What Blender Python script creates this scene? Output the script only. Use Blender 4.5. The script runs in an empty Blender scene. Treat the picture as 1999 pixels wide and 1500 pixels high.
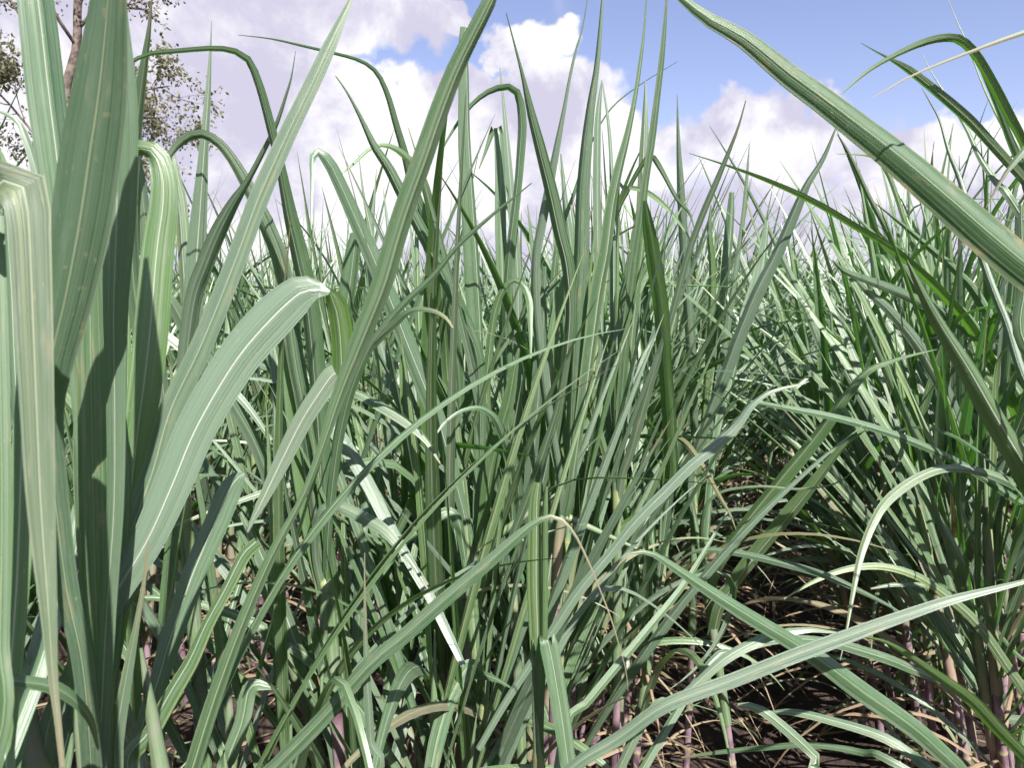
import bpy, math, random
import numpy as np
from mathutils import Vector
R = math.radians
random.seed(11)
rng = np.random.default_rng(7)
C = bpy.context.scene.collection
sc = bpy.context.scene

# ------------------------------------------------------------------ camera
CAM = np.array([0.0, 0.0, 1.7]); PITCH = R(5.9); F = 1450.0
cam = bpy.data.cameras.new('camera'); co = bpy.data.objects.new('camera', cam); C.objects.link(co)
cam.sensor_width = 36; cam.lens = 36 * F / 1999; cam.clip_start = 0.05; cam.clip_end = 3000
co.location = CAM; co.rotation_euler = (R(90) - PITCH, 0, 0)
cam.dof.use_dof = True; cam.dof.focus_distance = 1.7; cam.dof.aperture_fstop = 13
sc.camera = co
SP, CP = math.sin(PITCH), math.cos(PITCH)
def ray(px, py):
    dx = (px - 999.5) / F; dy = (750 - py) / F
    return np.array([dx, CP + dy * SP, -SP + dy * CP])
def P(px, py, d):                                   # a point seen at (px, py), d metres north of the camera
    r = ray(px, py); return CAM + r * (d / r[1])
def proj(p):
    v = p - CAM
    z = v[..., 1] * CP - v[..., 2] * SP
    up = v[..., 1] * SP + v[..., 2] * CP
    z_ = np.where(z > 0.02, z, 0.02)
    return 999.5 + F * v[..., 0] / z_, 750 - F * up / z_, z

# ------------------------------------------------------------------ light, sky
SUN_EL, SUN_AZ = R(48), R(157)                      # azimuth clockwise from +Y
sd = Vector((math.sin(SUN_AZ) * math.cos(SUN_EL), math.cos(SUN_AZ) * math.cos(SUN_EL), math.sin(SUN_EL)))
sun = bpy.data.lights.new('sun', 'SUN'); so = bpy.data.objects.new('sun', sun); C.objects.link(so)
sun.energy = 5.0; sun.angle = R(0.5); sun.color = (1.0, 0.96, 0.89)
so.rotation_euler = sd.to_track_quat('Z', 'Y').to_euler(); so.location = (0, -5, 30)
sc.view_settings.view_transform = 'Standard'; sc.view_settings.look = 'None'
sc.view_settings.exposure = 1.4; sc.view_settings.gamma = 1

class NT:
    def __init__(s, tree): s.t = tree; s.n = tree.nodes; s.l = tree.links
    def node(s, typ, **kw):
        n = s.n.new(typ)
        for k, v in kw.items(): setattr(n, k, v)
        return n
    def put(s, sock, v):
        if isinstance(v, bpy.types.NodeSocket): s.l.new(v, sock)
        else:
            if hasattr(sock, 'default_value'):
                if not isinstance(v, (int, float)) and len(v) == 3 and len(sock.default_value) == 4: v = (*v, 1)
                sock.default_value = v
    def m(s, op, a, b=0.0, c=0.0, clamp=False):
        n = s.node('ShaderNodeMath', operation=op, use_clamp=clamp)
        s.put(n.inputs[0], a); s.put(n.inputs[1], b)
        if len(n.inputs) > 2: s.put(n.inputs[2], c)
        return n.outputs[0]
    def ss(s, v, a, b, lo=0.0, hi=1.0):             # smoothstep a..b
        n = s.node('ShaderNodeMapRange', interpolation_type='SMOOTHSTEP')
        for i, x in enumerate((v, a, b, lo, hi)): s.put(n.inputs[i], x)
        return n.outputs[0]
    def mix(s, f, a, b, bt='MIX'):
        n = s.node('ShaderNodeMix', data_type='RGBA', blend_type=bt)
        s.put(n.inputs[0], f); s.put(n.inputs[6], a); s.put(n.inputs[7], b)
        return n.outputs[2]
    def noise(s, vec, scale, detail=4.0, rough=0.55, dist=0.0, dim='3D'):
        n = s.node('ShaderNodeTexNoise', noise_dimensions=dim)
        if vec is not None: s.l.new(vec, n.inputs['Vector'])
        n.inputs['Scale'].default_value = scale; n.inputs['Detail'].default_value = detail
        n.inputs['Roughness'].default_value = rough; n.inputs['Distortion'].default_value = dist
        return n.outputs[0], n.outputs[1]
    def comb(s, x, y, z):
        n = s.node('ShaderNodeCombineXYZ'); s.put(n.inputs[0], x); s.put(n.inputs[1], y); s.put(n.inputs[2], z)
        return n.outputs[0]

w = bpy.data.worlds.new('World'); sc.world = w; w.use_nodes = True
T = NT(w.node_tree); T.n.clear()
wo = T.node('ShaderNodeOutputWorld')
sky = T.node('ShaderNodeTexSky', sky_type='NISHITA', sun_disc=False, sun_elevation=SUN_EL, sun_rotation=SUN_AZ)
sky.air_density = 1.0; sky.dust_density = 0.6; sky.ozone_density = 1.6
tc = T.node('ShaderNodeTexCoord'); D = tc.outputs['Generated']
sp = T.node('ShaderNodeSeparateXYZ'); T.l.new(D, sp.inputs[0])
az0 = T.m('ARCTAN2', sp.outputs[0], sp.outputs[1])
el0 = T.m('ARCSINE', sp.outputs[2])
_, ncol = T.noise(D, 7.0, 4.0, 0.62)
ns = T.node('ShaderNodeSeparateXYZ'); T.l.new(ncol, ns.inputs[0])
_, ncol2 = T.noise(D, 24.0, 4.0, 0.6)
ns2 = T.node('ShaderNodeSeparateXYZ'); T.l.new(ncol2, ns2.inputs[0])
az = T.m('ADD', T.m('MULTIPLY_ADD', T.m('SUBTRACT', ns.outputs[0], 0.5), 0.22, az0), T.m('MULTIPLY', T.m('SUBTRACT', ns2.outputs[0], 0.5), 0.06))
el = T.m('ADD', T.m('MULTIPLY_ADD', T.m('SUBTRACT', ns.outputs[1], 0.5), 0.17, el0), T.m('MULTIPLY', T.m('SUBTRACT', ns2.outputs[1], 0.5), 0.05))
def azel(px, py):
    r = ray(px, py); r = r / np.linalg.norm(r)
    return math.atan2(r[0], r[1]), math.asin(r[2])
def blob(px, py, rx, ry, k=1.0, raw=False):
    a, e = azel(px, py)
    x = T.m('DIVIDE', T.m('SUBTRACT', az, a), rx / F * 0.92); y = T.m('DIVIDE', T.m('SUBTRACT', el, e), ry / F * 0.92)
    d = T.m('ADD', T.m('MULTIPLY', x, x), T.m('MULTIPLY', y, y))
    return T.m('MULTIPLY', T.m('SUBTRACT', 1.0, T.m('SQRT', d)), k)
# cumulus banks, each where it stands over the field
banks = [(230, 150, 480, 330), (590, 20, 300, 110), (850, 15, 100, 50), (1015, 90, 105, 75), (1010, 215, 270, 85), (700, 255, 230, 108),
         (1190, 310, 180, 85), (1500, 290, 190, 105), (1580, 300, 110, 95), (1800, 330, 130, 105), (1990, 350, 190, 110), (640, 420, 900, 240)]
f = None
for b in banks:
    v = blob(*b); f = v if f is None else T.m('SMOOTH_MAX', f, v, 0.08)
# low bank all round the horizon
f = T.m('SMOOTH_MAX', f, T.m('MULTIPLY', T.m('SUBTRACT', 0.17, el), 5.0), 0.1)
# behind the photographer: open cumulus
nb, _ = T.noise(D, 3.0, 3.0, 0.6)
back = T.ss(sp.outputs[1], 0.55, 0.2)
fb = T.m('MULTIPLY', T.m('SUBTRACT', nb, 0.5), 3.0)
f = T.m('ADD', T.m('MULTIPLY', f, T.m('SUBTRACT', 1.0, back)), T.m('MULTIPLY', fb, back))
mask = T.ss(f, -0.02, 0.20)
wisp, _ = T.noise(D, 5.0, 4.0, 0.62, 0.4)
wispm = T.m('MULTIPLY', T.ss(wisp, 0.58, 0.85), 0.5)
mask = T.m('MAXIMUM', mask, wispm)
bright, _ = T.noise(D, 8.5, 7.0, 0.62, 0.2)
hl = None
for b in [(1560, 300, 150, 90), (1050, 100, 130, 80), (720, 190, 150, 90), (1200, 320, 170, 120), (500, 480, 300, 110), (860, 330, 330, 120), (1850, 330, 200, 100), (60, 330, 200, 150)]:
    v = blob(*b); hl = v if hl is None else T.m('SMOOTH_MAX', hl, v, 0.2)
lit = T.m('ADD', T.m('MULTIPLY', T.ss(hl, -0.3, 0.7), 0.75), T.m('MULTIPLY', T.m('SUBTRACT', bright, 0.48), 3.6))
lit = T.ss(lit, -0.1, 0.9)
ccol = T.mix(lit, (0.262, 0.253, 0.318), (0.415, 0.408, 0.420))
skyc = T.mix(1.0, sky.outputs[0], (0.086, 0.070, 0.075), 'MULTIPLY')
fin = T.mix(mask, skyc, ccol)
bg = T.node('ShaderNodeBackground'); bg.inputs[1].default_value = 1.0
T.l.new(fin, bg.inputs[0]); T.l.new(bg.outputs[0], wo.inputs[0])

# ------------------------------------------------------------------ materials
def mat(name):
    m = bpy.data.materials.new(name); m.use_nodes = True
    t = NT(m.node_tree); t.n.clear(); return m, t, t.node('ShaderNodeOutputMaterial')
# cane leaf: u across the blade, v along it in metres; tint = (yellowness, dryness, random)
M_LEAF, t, o = mat('cane_leaf')
uv = t.node('ShaderNodeUVMap', uv_map='UVMap'); s = t.node('ShaderNodeSeparateXYZ'); t.l.new(uv.outputs[0], s.inputs[0])
U, V = s.outputs[0], s.outputs[1]
at = t.node('ShaderNodeAttribute', attribute_name='tint'); ts = t.node('ShaderNodeSeparateXYZ'); t.l.new(at.outputs['Color'], ts.inputs[0])
yel, dry, rnd = ts.outputs
oi = t.node('ShaderNodeObjectInfo')
rr = t.m('FRACT', t.m('ADD', rnd, oi.outputs['Random']))
cu = t.m('ABSOLUTE', t.m('SUBTRACT', U, 0.5))
vec = t.comb(t.m('MULTIPLY', U, 30.0), t.m('MULTIPLY', V, 1.6), t.m('MULTIPLY', rnd, 37.0))
st1, _ = t.noise(vec, 1.0, 2.0, 0.6)
vec2 = t.comb(t.m('MULTIPLY', U, 7.0), t.m('MULTIPLY', V, 0.8), t.m('MULTIPLY', rnd, 91.0))
st2, _ = t.noise(vec2, 1.0, 1.0, 0.5)
vec3 = t.comb(t.m('MULTIPLY', U, 2.0), t.m('MULTIPLY', V, 9.0), t.m('MULTIPLY', rnd, 53.0))
blot, _ = t.noise(vec3, 2.2, 3.0, 0.65)
g = t.mix(yel, (0.078, 0.150, 0.076), (0.130, 0.230, 0.036))
g = t.mix(t.ss(yel, 0.09, 0.0), g, (0.165, 0.228, 0.168))
g = t.mix(t.m('MULTIPLY', rr, 0.6), g, (0.030, 0.072, 0.034))
g = t.mix(t.ss(st2, 0.38, 0.68, 0.0, 0.55), g, (0.185, 0.240, 0.168))
g = t.mix(t.ss(st1, 0.40, 0.70, 0.0, 0.45), g, (0.052, 0.110, 0.050))
g = t.mix(t.ss(blot, 0.45, 0.75, 0.0, 0.4), g, (0.18, 0.22, 0.175))
vec4 = t.comb(t.m('MULTIPLY', U, 5.0), t.m('MULTIPLY', V, 70.0), t.m('MULTIPLY', rnd, 13.0))
spot, _ = t.noise(vec4, 2.0, 0.0, 0.5)
g = t.mix(t.m('MULTIPLY', t.ss(st2, 0.52, 0.70), t.ss(t.m('FRACT', t.m('MULTIPLY', rr, 3.7)), 0.6, 0.95, 0.0, 0.7)), g, (0.24, 0.285, 0.075))
g = t.mix(t.m('MULTIPLY', t.ss(blot, 0.60, 0.68), t.ss(rr, 0.55, 0.9, 0.0, 0.55)), g, (0.24, 0.19, 0.09))
g = t.mix(t.ss(spot, 0.78, 0.83, 0.0, 0.5), g, (0.26, 0.24, 0.13))
# brown, ragged margin on some blades
edge = t.m('MULTIPLY', t.ss(t.m('ADD', cu, t.m('MULTIPLY', blot, 0.12)), 0.50, 0.56), t.ss(rr, 0.88, 1.0))
g = t.mix(t.m('MULTIPLY', edge, 0.45), g, (0.36, 0.24, 0.12))
dcol = t.mix(blot, (0.17, 0.115, 0.065), (0.33, 0.25, 0.15))
dcol = t.mix(t.ss(st1, 0.4, 0.7), dcol, (0.20, 0.11, 0.07))
tipb = t.m('MULTIPLY', t.ss(t.m('ADD', at.outputs['Alpha'], t.m('MULTIPLY', blot, 0.25)), 0.36, 0.16), t.ss(rr, 0.45, 0.75))
dry = t.m('MAXIMUM', dry, t.m('MULTIPLY', tipb, 0.6))
g = t.mix(dry, g, dcol)
rib = t.m('MULTIPLY', t.ss(cu, t.m('MULTIPLY_ADD', t.m('POWER', t.m('FRACT', t.m('MULTIPLY', rr, 7.3)), 2.0), 0.050, 0.022), 0.014), t.m('MULTIPLY_ADD', rr, -0.4, 0.95))
ribc = t.mix(rr, (0.55, 0.58, 0.52), (0.36, 0.42, 0.24))
ribc = t.mix(dry, ribc, (0.45, 0.33, 0.18))
g = t.mix(t.m('MULTIPLY', rib, 0.88), g, ribc)
pb = t.node('ShaderNodeBsdfPrincipled'); t.l.new(g, pb.inputs['Base Color'])
t.put(pb.inputs['Roughness'], t.mix(dry, t.mix(rr, (0.35,) * 3, (0.48,) * 3), (0.8,) * 3)); pb.inputs['Specular IOR Level'].default_value = 1.0
bh = t.m('ADD', t.m('MULTIPLY', st1, 0.7), t.m('MULTIPLY', st2, 1.4))
bh = t.m('ADD', bh, t.m('MULTIPLY', rib, 0.6))
bp = t.node('ShaderNodeBump'); t.put(bp.inputs['Strength'], t.m('MULTIPLY', t.ss(at.outputs['Alpha'], 0.15, 0.7), 0.75)); bp.inputs['Distance'].default_value = 0.0022
t.l.new(bh, bp.inputs['Height']); t.l.new(bp.outputs[0], pb.inputs['Normal'])
tr = t.node('ShaderNodeBsdfTranslucent')
tcol = t.mix(yel, (0.075, 0.27, 0.020), (0.16, 0.44, 0.012))
tcol = t.mix(t.ss(st1, 0.40, 0.70, 0.0, 0.5), tcol, (0.04, 0.16, 0.02))
tcol = t.mix(t.m('MULTIPLY', rib, 0.7), tcol, (0.22, 0.30, 0.10))
tcol = t.mix(dry, tcol, (0.22, 0.12, 0.04)); t.l.new(tcol, tr.inputs[0])
ad = t.node('ShaderNodeMixShader'); ad.inputs[0].default_value = 0.27
t.l.new(pb.outputs[0], ad.inputs[1]); t.l.new(tr.outputs[0], ad.inputs[2]); t.l.new(ad.outputs[0], o.inputs[0])

# stalk: tint.x = height fraction, tint.y = node ring, v in metres
M_STALK, t, o = mat('cane_stalk')
at = t.node('ShaderNodeAttribute', attribute_name='tint'); ts = t.node('ShaderNodeSeparateXYZ'); t.l.new(at.outputs['Color'], ts.inputs[0])
tcn = t.node('ShaderNodeTexCoord'); oi = t.node('ShaderNodeObjectInfo')
mp = t.node('ShaderNodeMapping'); t.l.new(tcn.outputs['Object'], mp.inputs[0]); mp.inputs['Scale'].default_value = (60, 60, 5)
n1, _ = t.noise(mp.outputs[0], 1.0, 4.0, 0.6)
n2, _ = t.noise(tcn.outputs['Object'], 14.0, 4.0, 0.6)
c = t.mix(t.ss(n2, 0.35, 0.65), (0.11, 0.058, 0.080), (0.23, 0.16, 0.19))
c = t.mix(t.ss(n1, 0.5, 0.75, 0, 0.7), c, (0.30, 0.26, 0.28))
c = t.mix(t.m('MULTIPLY', t.ss(n1, 0.55, 0.7), t.ss(n2, 0.55, 0.7)), c, (0.20, 0.055, 0.05))
c = t.mix(t.ss(ts.outputs[0], 0.62, 0.95), c, (0.13, 0.19, 0.08))
c = t.mix(t.m('MULTIPLY', ts.outputs[1], 0.85), c, (0.24, 0.22, 0.10))
pb = t.node('ShaderNodeBsdfPrincipled'); t.l.new(c, pb.inputs['Base Color']); pb.inputs['Roughness'].default_value = 0.42
bp = t.node('ShaderNodeBump'); bp.inputs['Strength'].default_value = 0.3; bp.inputs['Distance'].default_value = 0.002
t.l.new(n1, bp.inputs['Height']); t.l.new(bp.outputs[0], pb.inputs['Normal']); t.l.new(pb.outputs[0], o.inputs[0])

M_SHEATH, t, o = mat('leaf_sheath')
tcn = t.node('ShaderNodeTexCoord')
at = t.node('ShaderNodeAttribute', attribute_name='tint'); ts = t.node('ShaderNodeSeparateXYZ'); t.l.new(at.outputs['Color'], ts.inputs[0])
uv = t.node('ShaderNodeUVMap', uv_map='UVMap'); s = t.node('ShaderNodeSeparateXYZ'); t.l.new(uv.outputs[0], s.inputs[0])
n1, _ = t.noise(t.comb(t.m('MULTIPLY', s.outputs[0], 26.0), t.m('MULTIPLY', s.outputs[1], 3.0), 0.0), 1.0, 3.0, 0.6)
n2, _ = t.noise(tcn.outputs['Object'], 9.0, 4.0, 0.6)
c = t.mix(t.ss(n1, 0.35, 0.7), (0.075, 0.135, 0.055), (0.155, 0.21, 0.125))
c = t.mix(t.ss(n2, 0.45, 0.7, 0, 0.6), c, (0.22, 0.20, 0.18))
c = t.mix(t.m('MULTIPLY', ts.outputs[0], 0.9), c, (0.27, 0.17, 0.14))
c = t.mix(t.m('MULTIPLY', ts.outputs[1], 0.8), c, (0.24, 0.26, 0.11))
pb = t.node('ShaderNodeBsdfPrincipled'); t.l.new(c, pb.inputs['Base Color']); pb.inputs['Roughness'].default_value = 0.45
bp = t.node('ShaderNodeBump'); bp.inputs['Strength'].default_value = 0.4; bp.inputs['Distance'].default_value = 0.002
t.l.new(n1, bp.inputs['Height']); t.l.new(bp.outputs[0], pb.inputs['Normal']); t.l.new(pb.outputs[0], o.inputs[0])

M_SOIL, t, o = mat('soil')
tcn = t.node('ShaderNodeTexCoord'); ob = tcn.outputs['Object']
a, _ = t.noise(ob, 3.0, 6.0, 0.6); b, _ = t.noise(ob, 38.0, 6.0, 0.65)
c = t.mix(t.ss(a, 0.35, 0.7), (0.028, 0.016, 0.013), (0.070, 0.040, 0.033))
c = t.mix(t.ss(b, 0.50, 0.72, 0, 0.7), c, (0.085, 0.052, 0.045))
pb = t.node('ShaderNodeBsdfPrincipled'); t.l.new(c, pb.inputs['Base Color']); pb.inputs['Roughness'].default_value = 0.95
bp = t.node('ShaderNodeBump'); bp.inputs['Strength'].default_value = 1.0; bp.inputs['Distance'].default_value = 0.03
t.l.new(b, bp.inputs['Height']); t.l.new(bp.outputs[0], pb.inputs['Normal']); t.l.new(pb.outputs[0], o.inputs[0])

def simple(name, c1, c2, scale, rough=0.8, bump=0.4, dist=0.01, trans=None):
    m, t, o = mat(name); tcn = t.node('ShaderNodeTexCoord')
    a, _ = t.noise(tcn.outputs['Object'], scale, 5.0, 0.6)
    pb = t.node('ShaderNodeBsdfPrincipled'); t.l.new(t.mix(t.ss(a, 0.35, 0.65), c1, c2), pb.inputs['Base Color']); pb.inputs['Roughness'].default_value = rough
    bp = t.node('ShaderNodeBump'); bp.inputs['Strength'].default_value = bump; bp.inputs['Distance'].default_value = dist
    t.l.new(a, bp.inputs['Height']); t.l.new(bp.outputs[0], pb.inputs['Normal'])
    if trans:
        tr = t.node('ShaderNodeBsdfTranslucent'); t.put(tr.inputs[0], trans); ms = t.node('ShaderNodeMixShader'); ms.inputs[0].default_value = 0.3
        t.l.new(pb.outputs[0], ms.inputs[1]); t.l.new(tr.outputs[0], ms.inputs[2]); t.l.new(ms.outputs[0], o.inputs[0])
    else: t.l.new(pb.outputs[0], o.inputs[0])
    return m
M_BARK = simple('eucalyptus_bark', (0.055, 0.040, 0.034), (0.17, 0.135, 0.115), 9.0, 0.85, 0.6, 0.03)
M_TREELEAF = simple('eucalyptus_leaf', (0.085, 0.085, 0.045), (0.19, 0.17, 0.10), 1.5, 0.5, 0.0, 0.001, (0.14, 0.18, 0.04))
M_FARLEAF = simple('far_tree_leaf', (0.05, 0.09, 0.03), (0.13, 0.17, 0.07), 0.5, 0.6, 0.0, 0.001, (0.08, 0.14, 0.03))

# ------------------------------------------------------------------ mesh buffers
class Buf:
    def __init__(s): s.v = []; s.q = []; s.uv = []; s.t = []; s.m = []; s.n = 0
    def add(s, v, q, uv, tint, m=0):
        s.v.append(v); s.q.append(q + s.n); s.uv.append(uv)
        tint = np.asarray(tint, float); tint = tint if tint.shape[-1] == 4 else np.concatenate([tint, np.ones(tint.shape[:-1] + (1,))], -1)
        s.t.append(np.broadcast_to(tint, (len(v), 4))); s.m.append(np.full(len(q), m)); s.n += len(v)
    def arrays(s): return [np.concatenate(x) for x in (s.v, s.q, s.uv, s.t, s.m)]
def mk_mesh(name, arr, mats):
    v, q, uv, tn, mi = arr
    me = bpy.data.meshes.new(name)
    me.vertices.add(len(v)); me.vertices.foreach_set('co', np.ascontiguousarray(v, np.float32).ravel())
    me.loops.add(q.size); me.loops.foreach_set('vertex_index', np.ascontiguousarray(q, np.int32).ravel())
    k = q.shape[1]
    me.polygons.add(len(q)); me.polygons.foreach_set('loop_start', np.arange(0, q.size, k, dtype=np.int32))
    for m_ in mats: me.materials.append(m_)
    me.polygons.foreach_set('material_index', np.ascontiguousarray(mi, np.int32))
    me.polygons.foreach_set('use_smooth', np.ones(len(q), bool))
    ul = me.uv_layers.new(name='UVMap'); ul.data.foreach_set('uv', np.ascontiguousarray(uv[q.ravel()], np.float32).ravel())
    at = me.attributes.new('tint', 'FLOAT_COLOR', 'POINT'); at.data.foreach_set('color', np.ascontiguousarray(tn, np.float32).ravel())
    me.update(calc_edges=True); me.validate()
    return me
def nrm(a): return a / np.maximum(np.linalg.norm(a, axis=-1, keepdims=True), 1e-9)
def catmull(p, n):
    p = np.asarray(p, float); q = np.vstack([2 * p[0] - p[1], p, 2 * p[-1] - p[-2]])
    seg = np.linalg.norm(np.diff(p[:, :3], axis=0), axis=1) + 1e-6; cum = np.r_[0, np.cumsum(seg)]
    s = np.linspace(0, cum[-1], n); i = np.clip(np.searchsorted(cum, s, side='right') - 1, 0, len(seg) - 1)
    t = ((s - cum[i]) / seg[i])[:, None]
    a, b, c, d = q[i], q[i + 1], q[i + 2], q[i + 3]
    return 0.5 * (2 * b + (c - a) * t + (2 * a - 5 * b + 4 * c - d) * t * t + (3 * b - 3 * c + d - a) * t ** 3), s
def ribbon(buf, pts, wid, side, tint, fold=0.3, wave=0.0, cross=7, s=None, seed=0.0, pleat=0.0, m=0):
    n = len(pts); tan = nrm(np.gradient(pts, axis=0)); side = nrm(side - tan * np.sum(side * tan, 1)[:, None]); nor = np.cross(side, tan)
    if s is None: s = np.r_[0, np.cumsum(np.linalg.norm(np.diff(pts, axis=0), axis=1))]
    us = {7: [-1, -.62, -.26, 0, .26, .62, 1], 5: [-1, -.5, 0, .5, 1], 3: [-1, 0, 1]}[cross]
    us = np.array(us); h = (wid * 0.5)[:, None, None]; u = us[None, :, None]
    off = fold * np.abs(u) ** 1.3
    if pleat: off = off + pleat * np.array({7: [0, 1, -.6, 0, -.6, 1, 0], 5: [0, .8, 0, .8, 0], 3: [0, 0, 0]}[cross])[None, :, None]
    cc = 1 / math.sqrt(1 + fold * fold)
    v = pts[:, None, :] + side[:, None, :] * (u * h * cc) + nor[:, None, :] * (off * h * cc)
    if wave:
        ph = seed * 17.3
        wv = np.sin(s * 19 + ph) * 0.6 + np.sin(s * 33 + ph * 2.1) * 0.4; wv2 = np.sin(s * 22 + ph * 3.3 + 2) * 0.6 + np.sin(s * 41 + ph) * 0.4
        amp = np.where(us < 0, 1, 0)[None, :] * wv[:, None] + np.where(us > 0, 1, 0)[None, :] * wv2[:, None]
        v = v + nor[:, None, :] * (amp * (np.abs(us) ** 2)[None, :] * (wave * wid * np.clip(wid / 0.03, 0, 1))[:, None])[:, :, None]
    k = len(us); v = v.reshape(-1, 3)
    i = (np.arange(n - 1)[:, None] * k + np.arange(k - 1)[None, :]).ravel()
    q = np.stack([i, i + 1, i + k + 1, i + k], 1)
    uv = np.stack([np.tile((us + 1) / 2, n), np.repeat(s + seed * 5, k)], 1)
    tn = np.zeros((n * k, 4)); tn[:, :3] = tint; tn[:, 3] = np.repeat(np.clip(wid / 0.04, 0, 1), k)
    buf.add(v, q, uv, tn, m)
def tube(buf, pts, rad, tint, seg=8, m=0, s=None):
    n = len(pts); tan = nrm(np.gradient(pts, axis=0))
    ref = np.array([0.31, 0.95, 0.05]); a = nrm(np.cross(tan, ref)); b = np.cross(tan, a)
    th = np.linspace(0, 2 * math.pi, seg, endpoint=False)
    v = pts[:, None, :] + (a[:, None, :] * np.cos(th)[None, :, None] + b[:, None, :] * np.sin(th)[None, :, None]) * np.asarray(rad)[:, None, None]
    i = np.arange(n - 1)[:, None] * seg; j = np.arange(seg)[None, :]; j2 = (j + 1) % seg
    q = np.stack([(i + j).ravel(), (i + j2).ravel(), (i + seg + j2).ravel(), (i + seg + j).ravel()], 1)
    if s is None: s = np.r_[0, np.cumsum(np.linalg.norm(np.diff(pts, axis=0), axis=1))]
    uv = np.stack([np.tile(np.arange(seg) / seg, n), np.repeat(s, seg)], 1)
    tn = np.asarray(tint, float)
    if tn.ndim == 2: tn = np.repeat(tn, seg, axis=0)
    buf.add(v.reshape(-1, 3), q, uv, tn, m)
def stalk_geo(buf, path, r0, r1, inter=0.11, seg=9, m=0, z_ring=True):
    L = np.linalg.norm(path[-1] - path[0]); k = max(2, int(L / inter)); tt = [0.0]; rr_ = [1.0]; ring = [0.0]
    for i in range(1, k + 1):
        c = i / k
        for dt, g, rg in ((-0.10, 0.97, 0), (-0.06, 1.07, 0.4), (-0.02, 1.10, 1.0), (0.02, 0.95, .5), (0.12, 1.0, 0)):
            x = c + dt / k
            if 0 < x <= 1: tt.append(x); rr_.append(g); ring.append(rg)
    tt.append(1.0); rr_.append(0.9); ring.append(0)
    tt = np.array(tt); P_ = np.stack([np.interp(tt, np.linspace(0, 1, len(path)), path[:, j]) for j in range(3)], 1)
    rad = (r0 + (r1 - r0) * tt) * np.array(rr_)
    tn = np.stack([tt, np.array(ring), tt * 0], 1)
    tube(buf, P_, rad, tn, seg, m)

def tag(o, label=None, cat=None, group=None, kind=None):
    if label: o['label'] = label
    if cat: o['category'] = cat
    if group: o['group'] = group
    if kind: o['kind'] = kind
    return o
def link(name, me, parent=None):
    o = bpy.data.objects.new(name, me); C.objects.link(o)
    if parent is not None: o.parent = parent
    return o
def empty(name, loc):
    o = bpy.data.objects.new(name, None); C.objects.link(o); o.location = loc; o.empty_display_size = 0.2; return o

# ------------------------------------------------------------------ ground: one sheet, ridged along the rows
RU = np.array([0.430, 0.903]); RN = np.array([0.903, -0.430])      # along the rows, across them (to the right)
ROW0, SPACE = -0.88, 1.36                                           # the furrow the camera stands in is between rows 0 and 1
def smooth_noise(x, y, seed):
    s = 0
    for k, (fx, fy, a) in enumerate(((3.1, 2.3, 1), (7.3, -5.1, .6), (-13.7, 11.9, .4), (29.0, 23.0, .25), (-47., 53., .15))):
        s = s + a * np.sin(fx * x + fy * y + seed * (k + 1)) * np.cos(fy * x * 0.7 - fx * y * 0.8 + seed * 2.1 * k)
    return s
def gz(x, y):
    c = x * RN[0] + y * RN[1]; ph = (c - ROW0) / SPACE * 2 * math.pi
    dist = np.sqrt(x * x + y * y); fade = np.clip(1.4 - dist / 40, 0, 1)
    return (0.07 * np.cos(ph) + 0.018 * smooth_noise(x, y, 1.3)) * fade
g1 = np.concatenate([-np.geomspace(1500, 8.1, 40), np.arange(-8, 12, 0.055), np.geomspace(12.1, 1500, 45)])
gx, gy = np.meshgrid(g1, np.concatenate([-np.geomspace(1500, 3.1, 30), np.arange(-3, 14, 0.055), np.geomspace(14.1, 1500, 45)]))
gv = np.stack([gx.ravel(), gy.ravel(), gz(gx, gy).ravel()], 1); nx = gx.shape[1]
ii = (np.arange(gx.shape[0] - 1)[:, None] * nx + np.arange(nx - 1)[None, :]).ravel()
gq = np.stack([ii, ii + 1, ii + nx + 1, ii + nx], 1)
b = Buf(); b.add(gv, gq, gv[:, :2], np.zeros(3)); tag(link('ground', mk_mesh('ground', b.arrays(), [M_SOIL])), kind='structure')

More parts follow.
